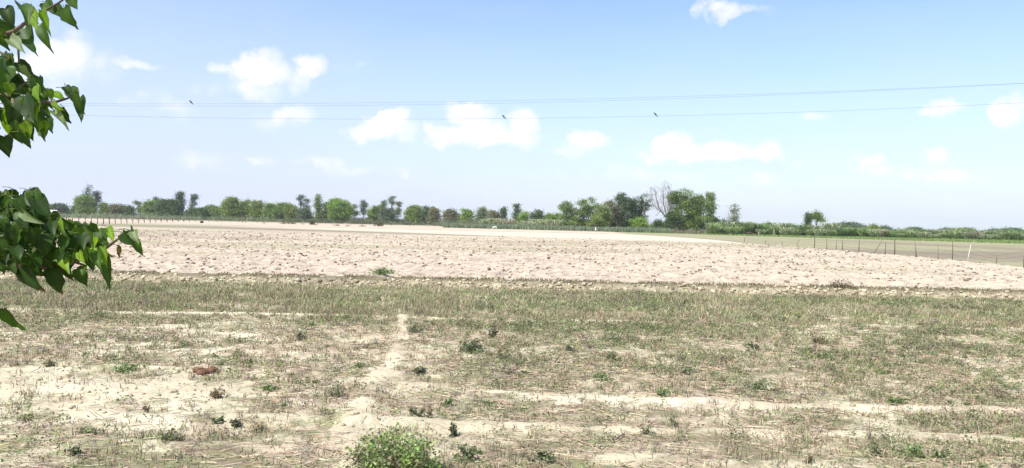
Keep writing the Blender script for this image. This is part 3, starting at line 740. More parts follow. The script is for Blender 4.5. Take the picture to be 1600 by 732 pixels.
GL = 'trees of the far left tree line'; GM = 'trees of the middle tree line'; GR = 'tall trees behind the green crop'
for a in [
 # left tree line
 (70, 321, 26, 520, 'round', 'mid', 'low tree at the far left end, half behind the hanging leaves', GL),
 (94, 320, 30, 520, 'round', 'blue', 'low dark tree just left of the small dark pointed tree', GL),
 (118, 321, 13, 500, 'round', 'dark', 'small dark tree touching the left side of the tall left clump', GL),
 (133, 305, 34, 490, 'round', 'mid', 'dense round tree under the two tall eucalyptus at far left', GL),
 (139, 290, 18, 495, 'euc', 'blue', 'tallest eucalyptus at far left rising over a round tree', GL),
 (150, 298, 15, 495, 'euc', 'blue', 'second eucalyptus at far left, right of the tallest one', GL),
 (167, 318, 24, 510, 'round', 'mid', 'low tree right of the tall far left clump', GL),
 (187, 320, 28, 510, 'round', 'brown', 'low brownish flat topped tree between left clump and pale tree', GL),
 (203, 321, 12, 505, 'round', 'dark', 'little dark tree just left of the pale fan shaped tree', GL),
 (217, 309, 18, 500, 'sparse', 'grey', 'pale fan shaped tree with thin crown on the left', GL),
 (234, 312, 26, 490, 'round', 'mid', 'round green tree between the pale tree and the dark dome', GL),
 (243, 307, 12, 510, 'euc', 'grey', 'thin grey tree top poking up left of the dark dome', GL),
 (262, 311, 38, 480, 'round', 'dark', 'wide dark dome shaped tree left of the tall columnar tree', GL),
 (281, 301, 14, 490, 'col', 'blue', 'tall dense columnar tree beside the dark dome', GL),
 (299, 304, 11, 500, 'euc', 'blue', 'lone leaning eucalyptus with bare lower trunk against the sky', GL),
 (308, 326, 36, 470, 'round', 'dark', 'low dark spreading tree below the lone leaning eucalyptus', GL),
 (335, 323, 40, 560, 'round', 'mid', 'low flat green tree between leaning eucalyptus and broad tree', GL),
 (362, 307, 30, 500, 'round', 'yell', 'broad olive tree, first big one right of the gap', GM),
 (385, 311, 22, 505, 'round', 'yell', 'left one of the twin olive trees in the middle left', GM),
 (402, 311, 24, 500, 'round', 'yell', 'right one of the twin olive trees in the middle left', GM),
 (423, 317, 26, 490, 'round', 'mid', 'low green tree right of the twin olive trees', GM),
 (441, 315, 22, 500, 'round', 'mid', 'second low green tree right of the twin olive trees', GM),
 (456, 317, 24, 495, 'round', 'yell', 'yellow green tree left of the slim pair of eucalyptus', GM),
 (470, 303, 12, 500, 'euc', 'blue', 'taller one of the slim pair of eucalyptus left of the conical tree', GM),
 (479, 310, 12, 500, 'euc', 'dark', 'shorter one of the slim pair of eucalyptus left of the conical tree', GM),
 (474, 325, 26, 480, 'round', 'blue', 'grey green spreading tree at the foot of the slim pair', GM),
 (497, 305, 20, 490, 'cone', 'yell', 'tall conical olive tree left of the big bright dome', GM),
 (510, 317, 16, 495, 'cone', 'dark', 'dark layered tree between the conical tree and the bright dome', GM),
 (531, 310, 40, 485, 'round', 'bright', 'big bright green dome shaped tree in the left half', GM),
 (554, 320, 10, 500, 'euc', 'grey', 'short slim tree right beside the bright dome', GM),
 (568, 312, 12, 500, 'euc', 'blue', 'slim blue green eucalyptus, second right of the bright dome', GM),
 (584, 320, 20, 495, 'round', 'mid', 'green bushy tree between two slim eucalyptus right of the dome', GM),
 (597, 312, 11, 500, 'euc', 'mid', 'slim green eucalyptus left of the two tallest grey ones', GM),
 (612, 307, 11, 500, 'euc', 'grey', 'tall grey eucalyptus with pale trunk in the middle left', GM),
 (622, 315, 11, 495, 'euc', 'grey', 'shorter grey eucalyptus just right of the tall pale trunked one', GM),
 (606, 324, 24, 490, 'round', 'blue', 'dark bushy tree under the grey eucalyptus', GM),
 (646, 321, 30, 480, 'round', 'mid', 'broad green tree right of the grey eucalyptus', GM),
 (667, 320, 15, 480, 'round', 'blue', 'small upright tree between the broad green and brownish trees', GM),
 (680, 323, 18, 470, 'round', 'brown', 'brownish green tree left of the start of the crop', GM),
 (707, 327, 30, 460, 'round', 'brown', 'brown tinted wide tree above the left end of the crop', GM),
 (729, 326, 22, 450, 'round', 'bright', 'fresh green round tree above the crop', GM),
 (752, 322, 18, 450, 'round', 'grey', 'grey green upright tree right of the fresh green one', GM),
 (770, 327, 22, 440, 'round', 'brown', 'low brownish tree behind the pale grass above the crop', GM),
 (786, 325, 16, 440, 'cone', 'dark', 'dark pointed small tree left of the tall conical one', GM),
 (807, 319, 22, 430, 'cone', 'dark', 'tall dark conical tree in the centre of the tree line', GM),
 (818, 331, 18, 400, 'round', 'lime', 'vivid green young tree in front of the central conical tree', GM),
 (837, 328, 22, 400, 'round', 'dark', 'dark rounded tree just right of the vivid green one', GM),
 (855, 333, 18, 420, 'round', 'mid', 'low green tree filling the dip before the tall group', GM),
 # tall group
 (868, 334, 22, 330, 'round', 'bright', 'green lower tree at the left foot of the tall group', GR),
 (890, 313, 26, 318, 'round', 'mid', 'first tall rounded tree of the group behind the crop', GR),
 (919, 307, 28, 322, 'round', 'mid', 'second tall tree of the group, topped by a knob of leaves', GR),
 (936, 317, 26, 312, 'round', 'yell', 'yellowish tree between second and fourth tall trees', GR),
 (956, 312, 26, 318, 'round', 'brown', 'brown tinted tree in the middle of the tall group', GR),
 (979, 302, 30, 320, 'round', 'dark', 'tall dark green tree with open trunks left of the twin crown', GR),
 (1006, 300, 22, 320, 'sparse', 'dark', 'tall dark airy tree just left of the leafless tree', GR),
 (1001, 308, 22, 322, 'cone', 'dark', 'dark lower crown under the airy tree beside the leafless one', GR),
 (998, 341, 20, 300, 'bush', 'lime', 'yellow green bush at the foot of the tall dark trees', GR),
 (1031, 345, 16, 302, 'bush', 'dark', 'dark bush at the foot of the leafless tree', GR),
 (1064, 297, 48, 300, 'round', 'mid', 'left crown of the largest pair of trees, right of the leafless tree', GR),
 (1099, 301, 44, 298, 'round', 'mid', 'right crown of the largest pair of trees', GR),
 (1052, 330, 26, 292, 'round', 'dark', 'dark lower tree at the left foot of the largest pair', GR),
 (1122, 340, 24, 290, 'round', 'dark', 'dark low tree on the right flank of the largest pair', GR),
 (1143, 320, 24, 280, 'euc', 'grey', 'wind blown pale trunked sparse tree right of the largest pair', GR),
 (1158, 349, 16, 268, 'bush', 'dark', 'dark bush right beside the wind blown sparse tree', GR),
 (1262, 334, 20, 272, 'cone', 'dark', 'small dark pointed tree rising from the reeds', GR),
 (1276, 327, 28, 290, 'flat', 'mid', 'small umbrella shaped tree standing above the reeds', GR),
 (1203, 349, 20, 300, 'round', 'mid', 'round dark green bush top above the reeds', GR),
 (1310, 352, 26, 620, 'round', 'dark', 'left end of the far dark grove right of the umbrella tree', 'far trees on the right'),
 (1327, 350, 30, 640, 'round', 'dark', 'highest crown of the far dark grove right of the umbrella tree', 'far trees on the right'),
 (1342, 353, 20, 620, 'round', 'blue', 'right end of the far dark grove', 'far trees on the right'),
 (1360, 352, 24, 300, 'round', 'yell', 'rounded yellow green tree at the start of the long reed row', 'far trees on the right'),
 (1384, 355, 14, 600, 'round', 'dark', 'small far dark crown peeping over the reeds', 'far trees on the right'),
 (1428, 358, 18, 700, 'round', 'dark', 'far low crown over the middle of the reed row', 'far trees on the right'),
 (1480, 358, 28, 600, 'flat', 'dark', 'far flat topped tree over the reed row', 'far trees on the right'),
 (1507, 356, 28, 560, 'flat', 'mid', 'far spreading tree with feathery flat top over the reeds', 'far trees on the right'),
 (1553, 360, 14, 600, 'round', 'dark', 'far small dark crown near the right edge', 'far trees on the right'),
 (1580, 359, 24, 620, 'round', 'dark', 'far dark crown at the right edge of the view', 'far trees on the right'),
]:
    px, top, w, D, kind, tone, label, grp = a
    if 880 < px < 1012: w *= 1.18
    if px < 880: w *= .80
    ln = {299: .09, 1143: .10, 470: -.03}.get(px, 0.0) * (1 if kind in ('euc', 'sparse', 'cone') else 0)
    tree(px, top, w, D, kind, tone, label, grp, lean=ln, bottom=.52 if px == 1276 else .04 if D < 330 else .08)

# leafless tree
D = 300; hor = 329 + .0215 * 1042; s = D / F
o = thing('leafless_tree', 'tall leafless grey tree with bare forked branches against the sky', 'tree', (at(1043, hor, D).x, D, 0))
G = Geo(); bc = (.20, .165, .155)
G.tube([(0, 0, -.3), (-.1, 0, 3), (-.3, 0, 5.6)], [.42, .34, .28], bc, 8)
G.build('trunk', M_bark, o)
def limb(pts, r0_, r1_):
    L = Geo(); n = len(pts); rad = [r0_ + (r1_ - r0_) * i / (n - 1) for i in range(n)]
    L.tube(pts, rad, bc, 6)
    for i in range(1, n):
        for k in range(4):
            d = (Vector(pts[i]) - Vector(pts[i - 1])).normalized()
            p_ = Vector(pts[i - 1]).lerp(Vector(pts[i]), rng.uniform(.2, 1))
            branchy(L, p_, d * .8 + Vector(rng.normal(0, .5, 3)) + Vector((0, 0, .35)), rng.uniform(1.1, 1.9), rad[i] * .45 + .02, 3, (.27, .225, .22), .5, .22, .022, (2, 3))
    L.build('branch', M_bark, o)
limb([(-.3, 0, 5.5), (-2.2, .2, 7.6), (-3.8, -.2, 10), (-4.4, 0, 12.8), (-5, 0, 14.8)], .26, .06)
limb([(-.3, 0, 5.5), (-.9, .3, 8.2), (-1.7, .4, 11), (-1.6, .2, 13.6), (-1.9, 0, 15.2)], .22, .05)
limb([(-.3, 0, 5.5), (.5, -.2, 8), (.5, -.3, 11.2), (-.1, 0, 13.6), (.2, .2, 15.3)], .22, .05)
limb([(-2.2, .2, 7.6), (-4, .6, 8.8), (-5.6, 1.0, 10.6), (-6.4, 1, 12.4)], .14, .04)

# ------------------------------------------------------------------ scrub at the feet of the trees (one uncountable mass each)
def scrub(name, segs, label, leaf=.5, n=1):
    G = Geo()
    for (x0, y0, x1, y1, h, tone, dens) in segs:
        L = math.hypot(x1 - x0, y1 - y0); k = int(L * dens)
        for i in range(k):
            t = rng.random(); cx = x0 + (x1 - x0) * t; cy = y0 + (y1 - y0) * t + rng.normal(0, 5)
            hh = h * rng.uniform(.45, 1.1) * (0.6 + .8 * float(fbm(np.array([cx * .12]), np.array([cy * .12]), 7, 2)[0])); w = hh * rng.uniform(.7, 1.3)
            nl = 60; d = unit(nl) * (rng.random((nl, 1)) ** .35); d[:, 2] = np.abs(d[:, 2])
            pts = np.array([cx, cy, 0]) + d * [w, w, hh]
            G.add(*leaves(nl, pts, rng.uniform(.7, 1.3, nl) * leaf, jcol(np.array(tone) * rng.uniform(.75, 1.3), nl, .2, .05), .1, .6))
    return tag(G.build(name, M_leafy), label, 'undergrowth', kind='stuff')
xl = lambda px, D: at(px, 329 + .0215 * px, D).x
scrub('roadside_scrub', [
 (xl(-20, 430), 430, xl(300, 430), 430, 3.3, (.23, .27, .155), 2.8),
 (xl(300, 440), 440, xl(470, 430), 430, 2.8, (.18, .22, .11), 2.6),
 (xl(460, 430), 430, xl(690, 410), 410, 2.4, (.13, .155, .085), 2.2),
 (xl(-20, 520), 520, xl(690, 500), 500, 3.8, (.09, .125, .06), 2.2)], 'band of rough grey green scrub at the foot of the far tree line', .5)
scrub('crop_side_scrub', [
 (xl(680, 380), 380, xl(880, 330), 330, 4.6, (.16, .18, .10), 2.4),
 (xl(700, 420), 420, xl(880, 400), 400, 5.4, (.09, .12, .055), 2.4),
 (xl(860, 300), 300, xl(1060, 298), 298, 2.7, (.15, .14, .085), 2.4),
 (xl(870, 325), 325, xl(1120, 325), 325, 4.2, (.07, .10, .045), 2.4),
 (xl(1040, 281), 281, xl(1130, 276), 276, 1.8, (.22, .19, .14), 3.5),
 (xl(1100, 300), 300, xl(1330, 300), 300, 4.4, (.11, .155, .06), 2.4)], 'tangle of undergrowth below the trees behind the crop', .36)
scrub('distant_scrub', [
 (xl(-80, 900), 900, xl(1700, 900), 900, 5.0, (.075, .10, .05), .75),
 (xl(1280, 520), 520, xl(1700, 520), 520, 3.4, (.10, .13, .065), 1.6)], 'low distant green bushes closing off the horizon', .9)

# ------------------------------------------------------------------ reeds on the right
def reed_mesh(h, w, seed, tone, tip):
    G = Geo(); n = 230
    a = rng.uniform(0, 6.283, n); r = np.sqrt(rng.random(n)) * w * .32; hh = h * rng.uniform(.55, 1.0, n); ln = rng.uniform(.05, .8, n) * w * .62
    bx, by = r * np.cos(a), r * np.sin(a); ox, oy = np.cos(a) * ln, np.sin(a) * ln
    wd = rng.uniform(.05, .11, n); pa = rng.uniform(0, 6.283, n); px, py = np.cos(pa) * wd, np.sin(pa) * wd
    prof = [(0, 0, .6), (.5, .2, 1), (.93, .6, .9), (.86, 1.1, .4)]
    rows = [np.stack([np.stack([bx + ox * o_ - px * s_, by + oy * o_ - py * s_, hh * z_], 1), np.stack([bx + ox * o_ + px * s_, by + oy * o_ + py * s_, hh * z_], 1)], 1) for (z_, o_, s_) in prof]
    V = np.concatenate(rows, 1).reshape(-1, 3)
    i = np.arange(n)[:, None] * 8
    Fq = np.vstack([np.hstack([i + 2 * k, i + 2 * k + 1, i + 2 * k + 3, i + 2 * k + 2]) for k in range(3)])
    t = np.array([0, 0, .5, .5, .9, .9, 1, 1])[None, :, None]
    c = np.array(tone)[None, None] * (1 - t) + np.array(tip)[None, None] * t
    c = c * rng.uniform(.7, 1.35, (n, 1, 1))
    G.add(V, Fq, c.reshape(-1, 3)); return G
protos = []
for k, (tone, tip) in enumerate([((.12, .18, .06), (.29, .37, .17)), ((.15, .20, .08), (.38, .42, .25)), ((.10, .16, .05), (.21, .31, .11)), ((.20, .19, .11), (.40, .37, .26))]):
    protos.append(reed_mesh(3.6, 4.6, k, tone, tip))
P0 = [None] * 4

def reed(px, D, k, sc, lab):
    global P0
    if P0[k] is None:
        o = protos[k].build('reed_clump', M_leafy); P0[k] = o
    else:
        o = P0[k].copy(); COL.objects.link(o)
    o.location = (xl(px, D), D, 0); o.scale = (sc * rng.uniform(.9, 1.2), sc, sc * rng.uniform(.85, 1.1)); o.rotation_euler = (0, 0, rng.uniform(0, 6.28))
    tag(o, lab, 'reeds', 'reed clumps beyond the pasture')
MARKS = [(1100, 'the largest pair of trees'), (1185, 'the low shelter'), (1240, 'the tall pale stake'), (1276, 'the umbrella tree'), (1322, 'the bleached brush heap'), (1400, 'the yellow green round tree'), (1485, 'the far flat topped tree')]
ORD = ['first', 'second', 'third', 'fourth', 'fifth', 'sixth', 'seventh', 'eighth', 'ninth', 'tenth']
TN = ['feathery green', 'pale plumed', 'deep green', 'straw tinted']; cnt = {}
def reed_at(px, D, k, sc, row):
    mk = [m_ for p_, m_ in MARKS if p_ <= px][-1]; key = (mk, k, row); cnt[key] = cnt.get(key, 0) + 1
    reed(px, D, k, sc, f'{ORD[cnt[key] - 1]} {TN[k]} reed clump right of {mk}, {row} row')
for row in ('back', 'front'):
    px = 1114.0 if row == 'front' else 1120.0
    while px < 1612:
        k_ = int(rng.choice([0, 1, 2, 0, 1, 0, 3] if row == 'front' else [0, 1, 2, 0, 1, 2]))
        west = px < 1345
        if row == 'front' and not (1160 < px < 1186 or 1306 < px < 1342):
            reed_at(px, 261 + rng.normal(0, 2), k_, rng.uniform(.6, 1.1) if west else rng.uniform(.62, .98), row)
        elif row == 'back':
            reed_at(px, 271 + rng.normal(0, 2), k_, (rng.uniform(1.0, 1.5) if west else rng.uniform(.85, 1.22)) * (.7 if 1300 < px < 1345 else 1), row)
        px += rng.uniform(10, 21) if row == 'front' else rng.uniform(8, 16)
for px, D_, k, sc in ((840, 340, 1, 1.3), (866, 318, 1, 1.25), (850, 322, 0, 1.1), (795, 345, 3, 1.2), (775, 350, 1, 1.3), (760, 352, 0, 1.2), (826, 330, 1, 1.0)):
    o = P0[k].copy(); COL.objects.link(o); o.location = (xl(px, D_), D_, 0); o.scale = (sc * 1.2, sc, sc); tag(o, {840: 'wide pale plume grass clump directly right of the dark rounded tree', 866: 'pale plume grass clump left of the first tall tree', 850: 'green plume grass clump before two pale ones behind the crop', 795: 'straw coloured plume grass above the white calf', 775: 'pale plume grass left of the straw coloured one above the calf', 760: 'green plume grass at the left end of the plume row', 826: 'pale plume grass below the vivid green young tree'}[px], 'reeds', 'plume grass behind the crop')
# rough green grass before the reeds, seen edge on
G = Geo(); n = 42000
y = rng.uniform(150, 262, n); x = rng.uniform(60, 175, n); gd = 232 - (x - 80) * .75
k = (y > gd) & (x < .72 * y); x = x[k]; y = y[k]; n = len(x)
G.add(*blades(n, x, y, rng.uniform(.2, .62, n), rng.uniform(.1, .8, n), np.full(n, .14), jcol((.20, .27, .09), n, .2)))
tag(G.build('lush_grass', M_weed), 'band of lush green grass between the pasture and the reeds', 'grass', kind='stuff')

# ------------------------------------------------------------------ green crop in the middle distance
G = Geo(); n = 21000
x = rng.uniform(xl(690, 300), xl(1045, 285), n); y = 287 + rng.uniform(0, 14, n) + (xl(900, 290) - x) * .35
hh = rng.uniform(1.3, 2.35, n) * (.72 + .3 * fbm(x * .15, y * .1, 3, 2))
G.add(*blades(n, x, y, hh, rng.uniform(0, .16, n), np.full(n, .16), np.where((rng.random(n) < .6)[:, None], jcol((.17, .235, .14), n, .2), jcol((.25, .29, .17), n, .22)), z=np.zeros(n)))
tag(G.build('green_crop', M_leafy), 'tall blue green crop standing in a long strip before the trees', 'crop', kind='stuff')

# ------------------------------------------------------------------ fences
def fence(pts, label, cat, post_col, hts, wires, rad=.045, lean=.05, name='fence', leans=None, cols=None, wcol=(.14, .12, .10), wr=.011):
    p0 = pts[0]
    o = thing(name, label, cat, (p0[0], p0[1], 0))
    tops = []
    for i, (x, y) in enumerate(pts):
        h = hts[i % len(hts)]; lx, ly = (leans[i] if leans and leans.get(i) else (rng.normal(0, lean), rng.normal(0, lean)))
        z = Hs(x, y); G = Geo(); c = (cols or {}).get(i, post_col); r = rad * rng.uniform(.8, 1.25)
        kx = rng.normal(0, .03)
        b = Vector((x - p0[0], y - p0[1], z - .2))
        G.tube([b, b + Vector((lx * h * .45 + kx, ly * h * .45, .2 + h * .45)), b + Vector((lx * h, ly * h, .2 + h))], [r * 1.1, r, r * .8], np.array(c) * rng.uniform(.8, 1.2), 7)
        G.build('post', M_bark, o); tops.append((b, lx * h, ly * h, h))
    for wf in wires:
        G = Geo(); P_ = []
        for (b, lx, ly, h) in tops: P_.append(b + Vector((lx * wf, ly * wf, .2 + min(h, 1.5) * wf)))
        Q = []
        for i in range(len(P_) - 1):
            Q.append(P_[i]); mid = (P_[i] + P_[i + 1]) * .5; Q.append(mid - Vector((0, 0, .03 + .02 * rng.random())))
        Q.append(P_[-1]); G.tube(Q, [wr] * len(Q), wcol, 4); G.build('wire', M_bark, o)
    return o
# right fence along the pasture; pixel of each post foot
rp = [(1163, 379), (1196, 382), (1222, 385), (1245, 387.5), (1272, 389.5), (1292, 391), (1306, 392.5), (1316, 393), (1342, 395), (1364, 398), (1383, 399), (1398, 400.5), (1432, 403.5), (1466, 406), (1488, 408), (1511, 412), (1557, 416), (1600, 422)]
pts = [gp(*q, .05) for q in rp]
hts = [.9, .6, .75, 1.0, 2.0, 1.5, 1.35, 1.5, 1.9, 1.75, 1.5, 1.75, 1.75, 2.0, 1.95, 1.65, .9, 1.6]
fence(pts, 'straggly fence of uneven stakes and thin wire along the pasture', 'fence', (.17, .14, .115), hts, (.35, .62, .9), .043, .03,
      leans={9: (.62, 0), 12: (-.12, 0), 15: (.18, 0), 3: (.35, 0)}, cols={15: (.52, .47, .40), 4: (.11, .09, .08), 11: (.10, .08, .07), 14: (.10, .08, .07), 13: (.28, .26, .2)})
# left fences
pts = []
for i in range(27):
    t = i / 26; px = 60 + 245 * (t ** .92); Dd = 178 + 20 * t + 150 * t ** 2.4
    pts.append((xl(px, Dd), Dd))
fence(pts, 'long fence of even dark posts running away across the left fields', 'fence', (.13, .10, .085), [1.75, 1.65, 1.85, 1.7], (.9, .5), .095, .02, wr=.024, wcol=(.16, .12, .10))
pts = [(xl(px, 335), 335) for px in range(-10, 310, 9)]
fence(pts, 'farther row of thin posts crossing the left fields behind the long fence', 'fence', (.17, .13, .11), [1.9, 1.7, 2.1], (.9,), .10, .02, wr=.02)
pts = [(xl(px, 330), 330) for px in (314, 326, 340, 347, 360, 372, 384, 402, 418, 436, 452, 470, 496, 520, 548, 566, 590, 612, 640, 668, 688)]
fence(pts, 'low broken fence of short stakes across the middle distance', 'fence', (.17, .14, .11), [1.5, 1.2, 1.9, 1.0, 1.4], (.8,), .08, .06, wr=.015)
pts = [(xl(px, 284), 284 + (xl(900, 290) - xl(px, 284)) * .35) for px in (690, 703, 718, 733, 746, 762, 777, 784, 802, 806, 819, 832, 848, 862, 879, 893, 906, 920, 929, 946, 961, 978, 992, 1008)]
fence(pts, 'thin stake fence along the front of the green crop', 'fence', (.20, .20, .16), [2.3, 2.0, 2.5, 2.1], (.6, .9), .05, .02, wr=.012)
# stakes before the reeds
for i, (px, py, h, lx, c, lb) in enumerate([
 (1209, 371.5, 2.3, 0, (.45, .42, .34), 'pale upright stake standing before the reeds'),
 (1185, 372, 1.7, .05, (.4, .36, .3), 'shorter pale stake right of the low shelter'),
 (1137, 366, 2.1, .02, (.50, .47, .40), 'thick pale stump under the wind blown tree'),
 (1148, 366, 2.0, .15, (.55, .52, .46), 'bleached forked stake under the wind blown tree')]):
    x, y = gp(px, py); G = Geo()
    G.tube([(0, 0, -.2), (lx * h * .5 + .03, 0, h * .5), (lx * h, 0, h)], [.09, .08, .06], c, 7)
    if i > 1:
        G.tube([(lx * h * .6, 0, h * .6), (lx * h * .6 + .3, .05, h * .95)], [.06, .035], c, 6)
        G.tube([(0, 0, .15), (-.35, .1, -.05)], [.07, .04], c, 6)
    o = G.build('stake', M_bark); o.location = (x, y, 0); tag(o, lb, 'stake')
# bleached timber heap
x, y = gp(1322, 371); o = thing('brush_heap', 'heap of bleached branches and dry brush right of the reeds', 'brush heap', (x, y, 0))
G = Geo()
for i in range(26):
    a = rng.normal(0, .5) if i % 2 else rng.normal(2.6, .5); L_ = rng.uniform(1.5, 4.2); c0 = Vector((rng.normal(0, 2.6), rng.normal(0, .8), rng.uniform(.1, .8)))
    dv = Vector((math.cos(a), rng.normal(0, .3), abs(math.sin(a)) * .7)).normalized() * L_
    G.tube([c0, c0 + dv * .5 + Vector((0, 0, .1)), c0 + dv], [.11, .09, .04], np.array((.50, .44, .33)) * rng.uniform(.7, 1.15), 6)
G.build('branches', M_bark, o)
G = Geo(); n = 1600; d = unit(n); d[:, 2] = abs(d[:, 2])
G.add(*leaves(n, d * [4.6, 1.6, 1.5] * rng.random((n, 1)) ** .4, rng.uniform(.15, .4, n), jcol((.26, .22, .13), n, .3), .1, .4)); G.build('dry_brush', M_dry, o)

def bushling(px, py, wpx, hpx, tone, label, name='bush', zz=.12, leaf=.26, dens=1500, cat='bush', grp=None):
    x, y = gp(px, py, .05); s = y / F; w, h = wpx * s, hpx * s
    o = thing(name, label, cat, (x, y, 0), grp)
    T = Geo()
    for i in range(6):
        a = rng.uniform(0, 6.28); T.tube([(0, 0, -.1), (math.cos(a) * w * .15, math.sin(a) * w * .15, h * .4), (math.cos(a) * w * .33, math.sin(a) * w * .33, h * .8)], [.06, .045, .02], (.2, .16, .12), 5)
    T.build('stem', M_bark, o)
    C = Geo()
    for i in range(14):
        d = unit(1)[0]; d[2] = abs(d[2]); cc = d * [w * .36, w * .36, h * .62] + [0, 0, h * .12]; nl = dens // 14
        C.add(*leaves(nl, np.abs((cc + rng.normal(0, 1, (nl, 3)) * [w * .10, w * .10, h * .12])[:, 2:3]) * [0, 0, 1] + (cc + rng.normal(0, 1, (nl, 3)) * [w * .10, w * .10, h * .12]) * [1, 1, 0], rng.uniform(.7, 1.3, nl) * leaf, jcol(np.array(tone) * rng.uniform(.75, 1.3), nl, .2), .1, .6))
    C.build('foliage', M_leafy, o); return o
bushling(451, 350.5, 24, 11, (.15, .16, .085), 'grey green bush alone on pale ground before the trees')
bushling(488, 351.5, 8, 8, (.12, .13, .06), 'small bush right of the lone grey green bush')
bushling(591, 354, 16, 12, (.17, .18, .09), 'pale wispy bush standing on the far bund')
bushling(315, 349, 5, 4, (.10, .09, .05), 'tiny dark shrub at the end of the long fence')
# brush pile and bare shrub
x, y = gp(388, 345); o = thing('brush_pile', 'small dark pile of cut branches with a pale limb sticking out', 'brush pile', (x, y, 0)); G = Geo()
for i in range(34):
    a = rng.uniform(0, 6.28); L_ = rng.uniform(.8, 2.4); c0 = Vector((rng.normal(0, .9), rng.normal(0, .6), rng.uniform(0, 1.0)))
    G.tube([c0, c0 + Vector((math.cos(a) * L_, math.sin(a) * L_, rng.uniform(.1, .7)))], [.07, .03], np.array((.17, .12, .11)) * rng.uniform(.7, 1.3), 5)
G.tube([(-.8, 0, .9), (.8, 0, 1.6), (2.0, 0, 2.6)], [.16, .14, .10], (.50, .46, .40), 6); G.build('branches', M_bark, o)
x, y = gp(379, 348); o = thing('bare_shrub', 'leafless forked shrub beside the small brush pile', 'shrub', (x, y, 0)); G = Geo()
for i in range(5): branchy(G, (0, 0, -.1), rng.normal(0, .5, 3) + [0, 0, 1], 1.1, .06, 3, (.20, .16, .14), .5, .2, .02)
G.build('branches', M_bark, o)
# heaps of dug soil on the far bund
for i, (px, py, w, lb) in enumerate([(412, 349.5, 4, 'narrow heap of dark soil on the far bund left of the lone bush'), (473, 351, 6, 'small dark soil heap just right of the lone bush'), (492, 352.3, 9, 'flat dark soil heap on the far bund beside the small bush'), (526, 353.3, 11, 'longest dark soil heap on the far bund'), (543, 354, 6, 'low dark soil heap between the longest heap and the wispy bush'), (566, 354.4, 13, 'wide low soil heap left of the wispy bush')]):
    x, y = gp(px, py); o = lump_heap('soil_heap', x, y, w * y / F, 1.2, .55, (.27, .215, .17), lb, 'soil heap', 14)
    o['group'] = 'soil heaps on the far bund'

# ------------------------------------------------------------------ animals, person, shelter, hut
def skin_body(name, verts, edges, radii, mat, parent, root=0, sub=1):
    me = bpy.data.meshes.new(name); me.from_pydata(verts, edges, []); me.update()
    o = bpy.data.objects.new(name, me); COL.objects.link(o); o.parent = parent
    md = o.modifiers.new('skin', 'SKIN'); sv = me.skin_vertices[0].data
    for i, r in enumerate(radii): sv[i].radius = (r, r) if not isinstance(r, tuple) else r; sv[i].use_root = (i == root)
    sb = o.modifiers.new('sub', 'SUBSURF'); sb.levels = sub; sb.render_levels = sub
    me.materials.append(mat); return o
def plain(name, col, rough=.8):
    m, t, b, out = mat_new(name)
    n = t.nodes.new('ShaderNodeTexNoise'); n.inputs['Scale'].default_value = 3
    r = t.nodes.new('ShaderNodeValToRGB'); t.links.new(n.outputs['Fac'], r.inputs[0])
    r.color_ramp.elements[0].position = .3; r.color_ramp.elements[1].position = .7
    r.color_ramp.elements[0].color = (*[c * .8 for c in col], 1); r.color_ramp.elements[1].color = (*[min(1, c * 1.12) for c in col], 1)
    tcn = t.nodes.new('ShaderNodeTexCoord'); t.links.new(tcn.outputs['Object'], n.inputs['Vector'])
    t.links.new(r.outputs[0], b.inputs['Base Color']); b.inputs['Roughness'].default_value = rough; b.inputs['Specular IOR Level'].default_value = .2
    return m
M_white = plain('white_hide', (.72, .69, .62)); M_greyhide = plain('pale_grey_hide', (.55, .48, .44)); M_black = plain('black_hide', (.035, .03, .03)); M_brownhide = plain('dark_brown_hide', (.09, .06, .045))
M_horn = plain('horn', (.12, .10, .08)); M_cloth = plain('white_cloth', (.75, .75, .70)); M_skin = plain('brown_skin', (.20, .11, .07)); M_hair = plain('black_hair', (.02, .018, .016))
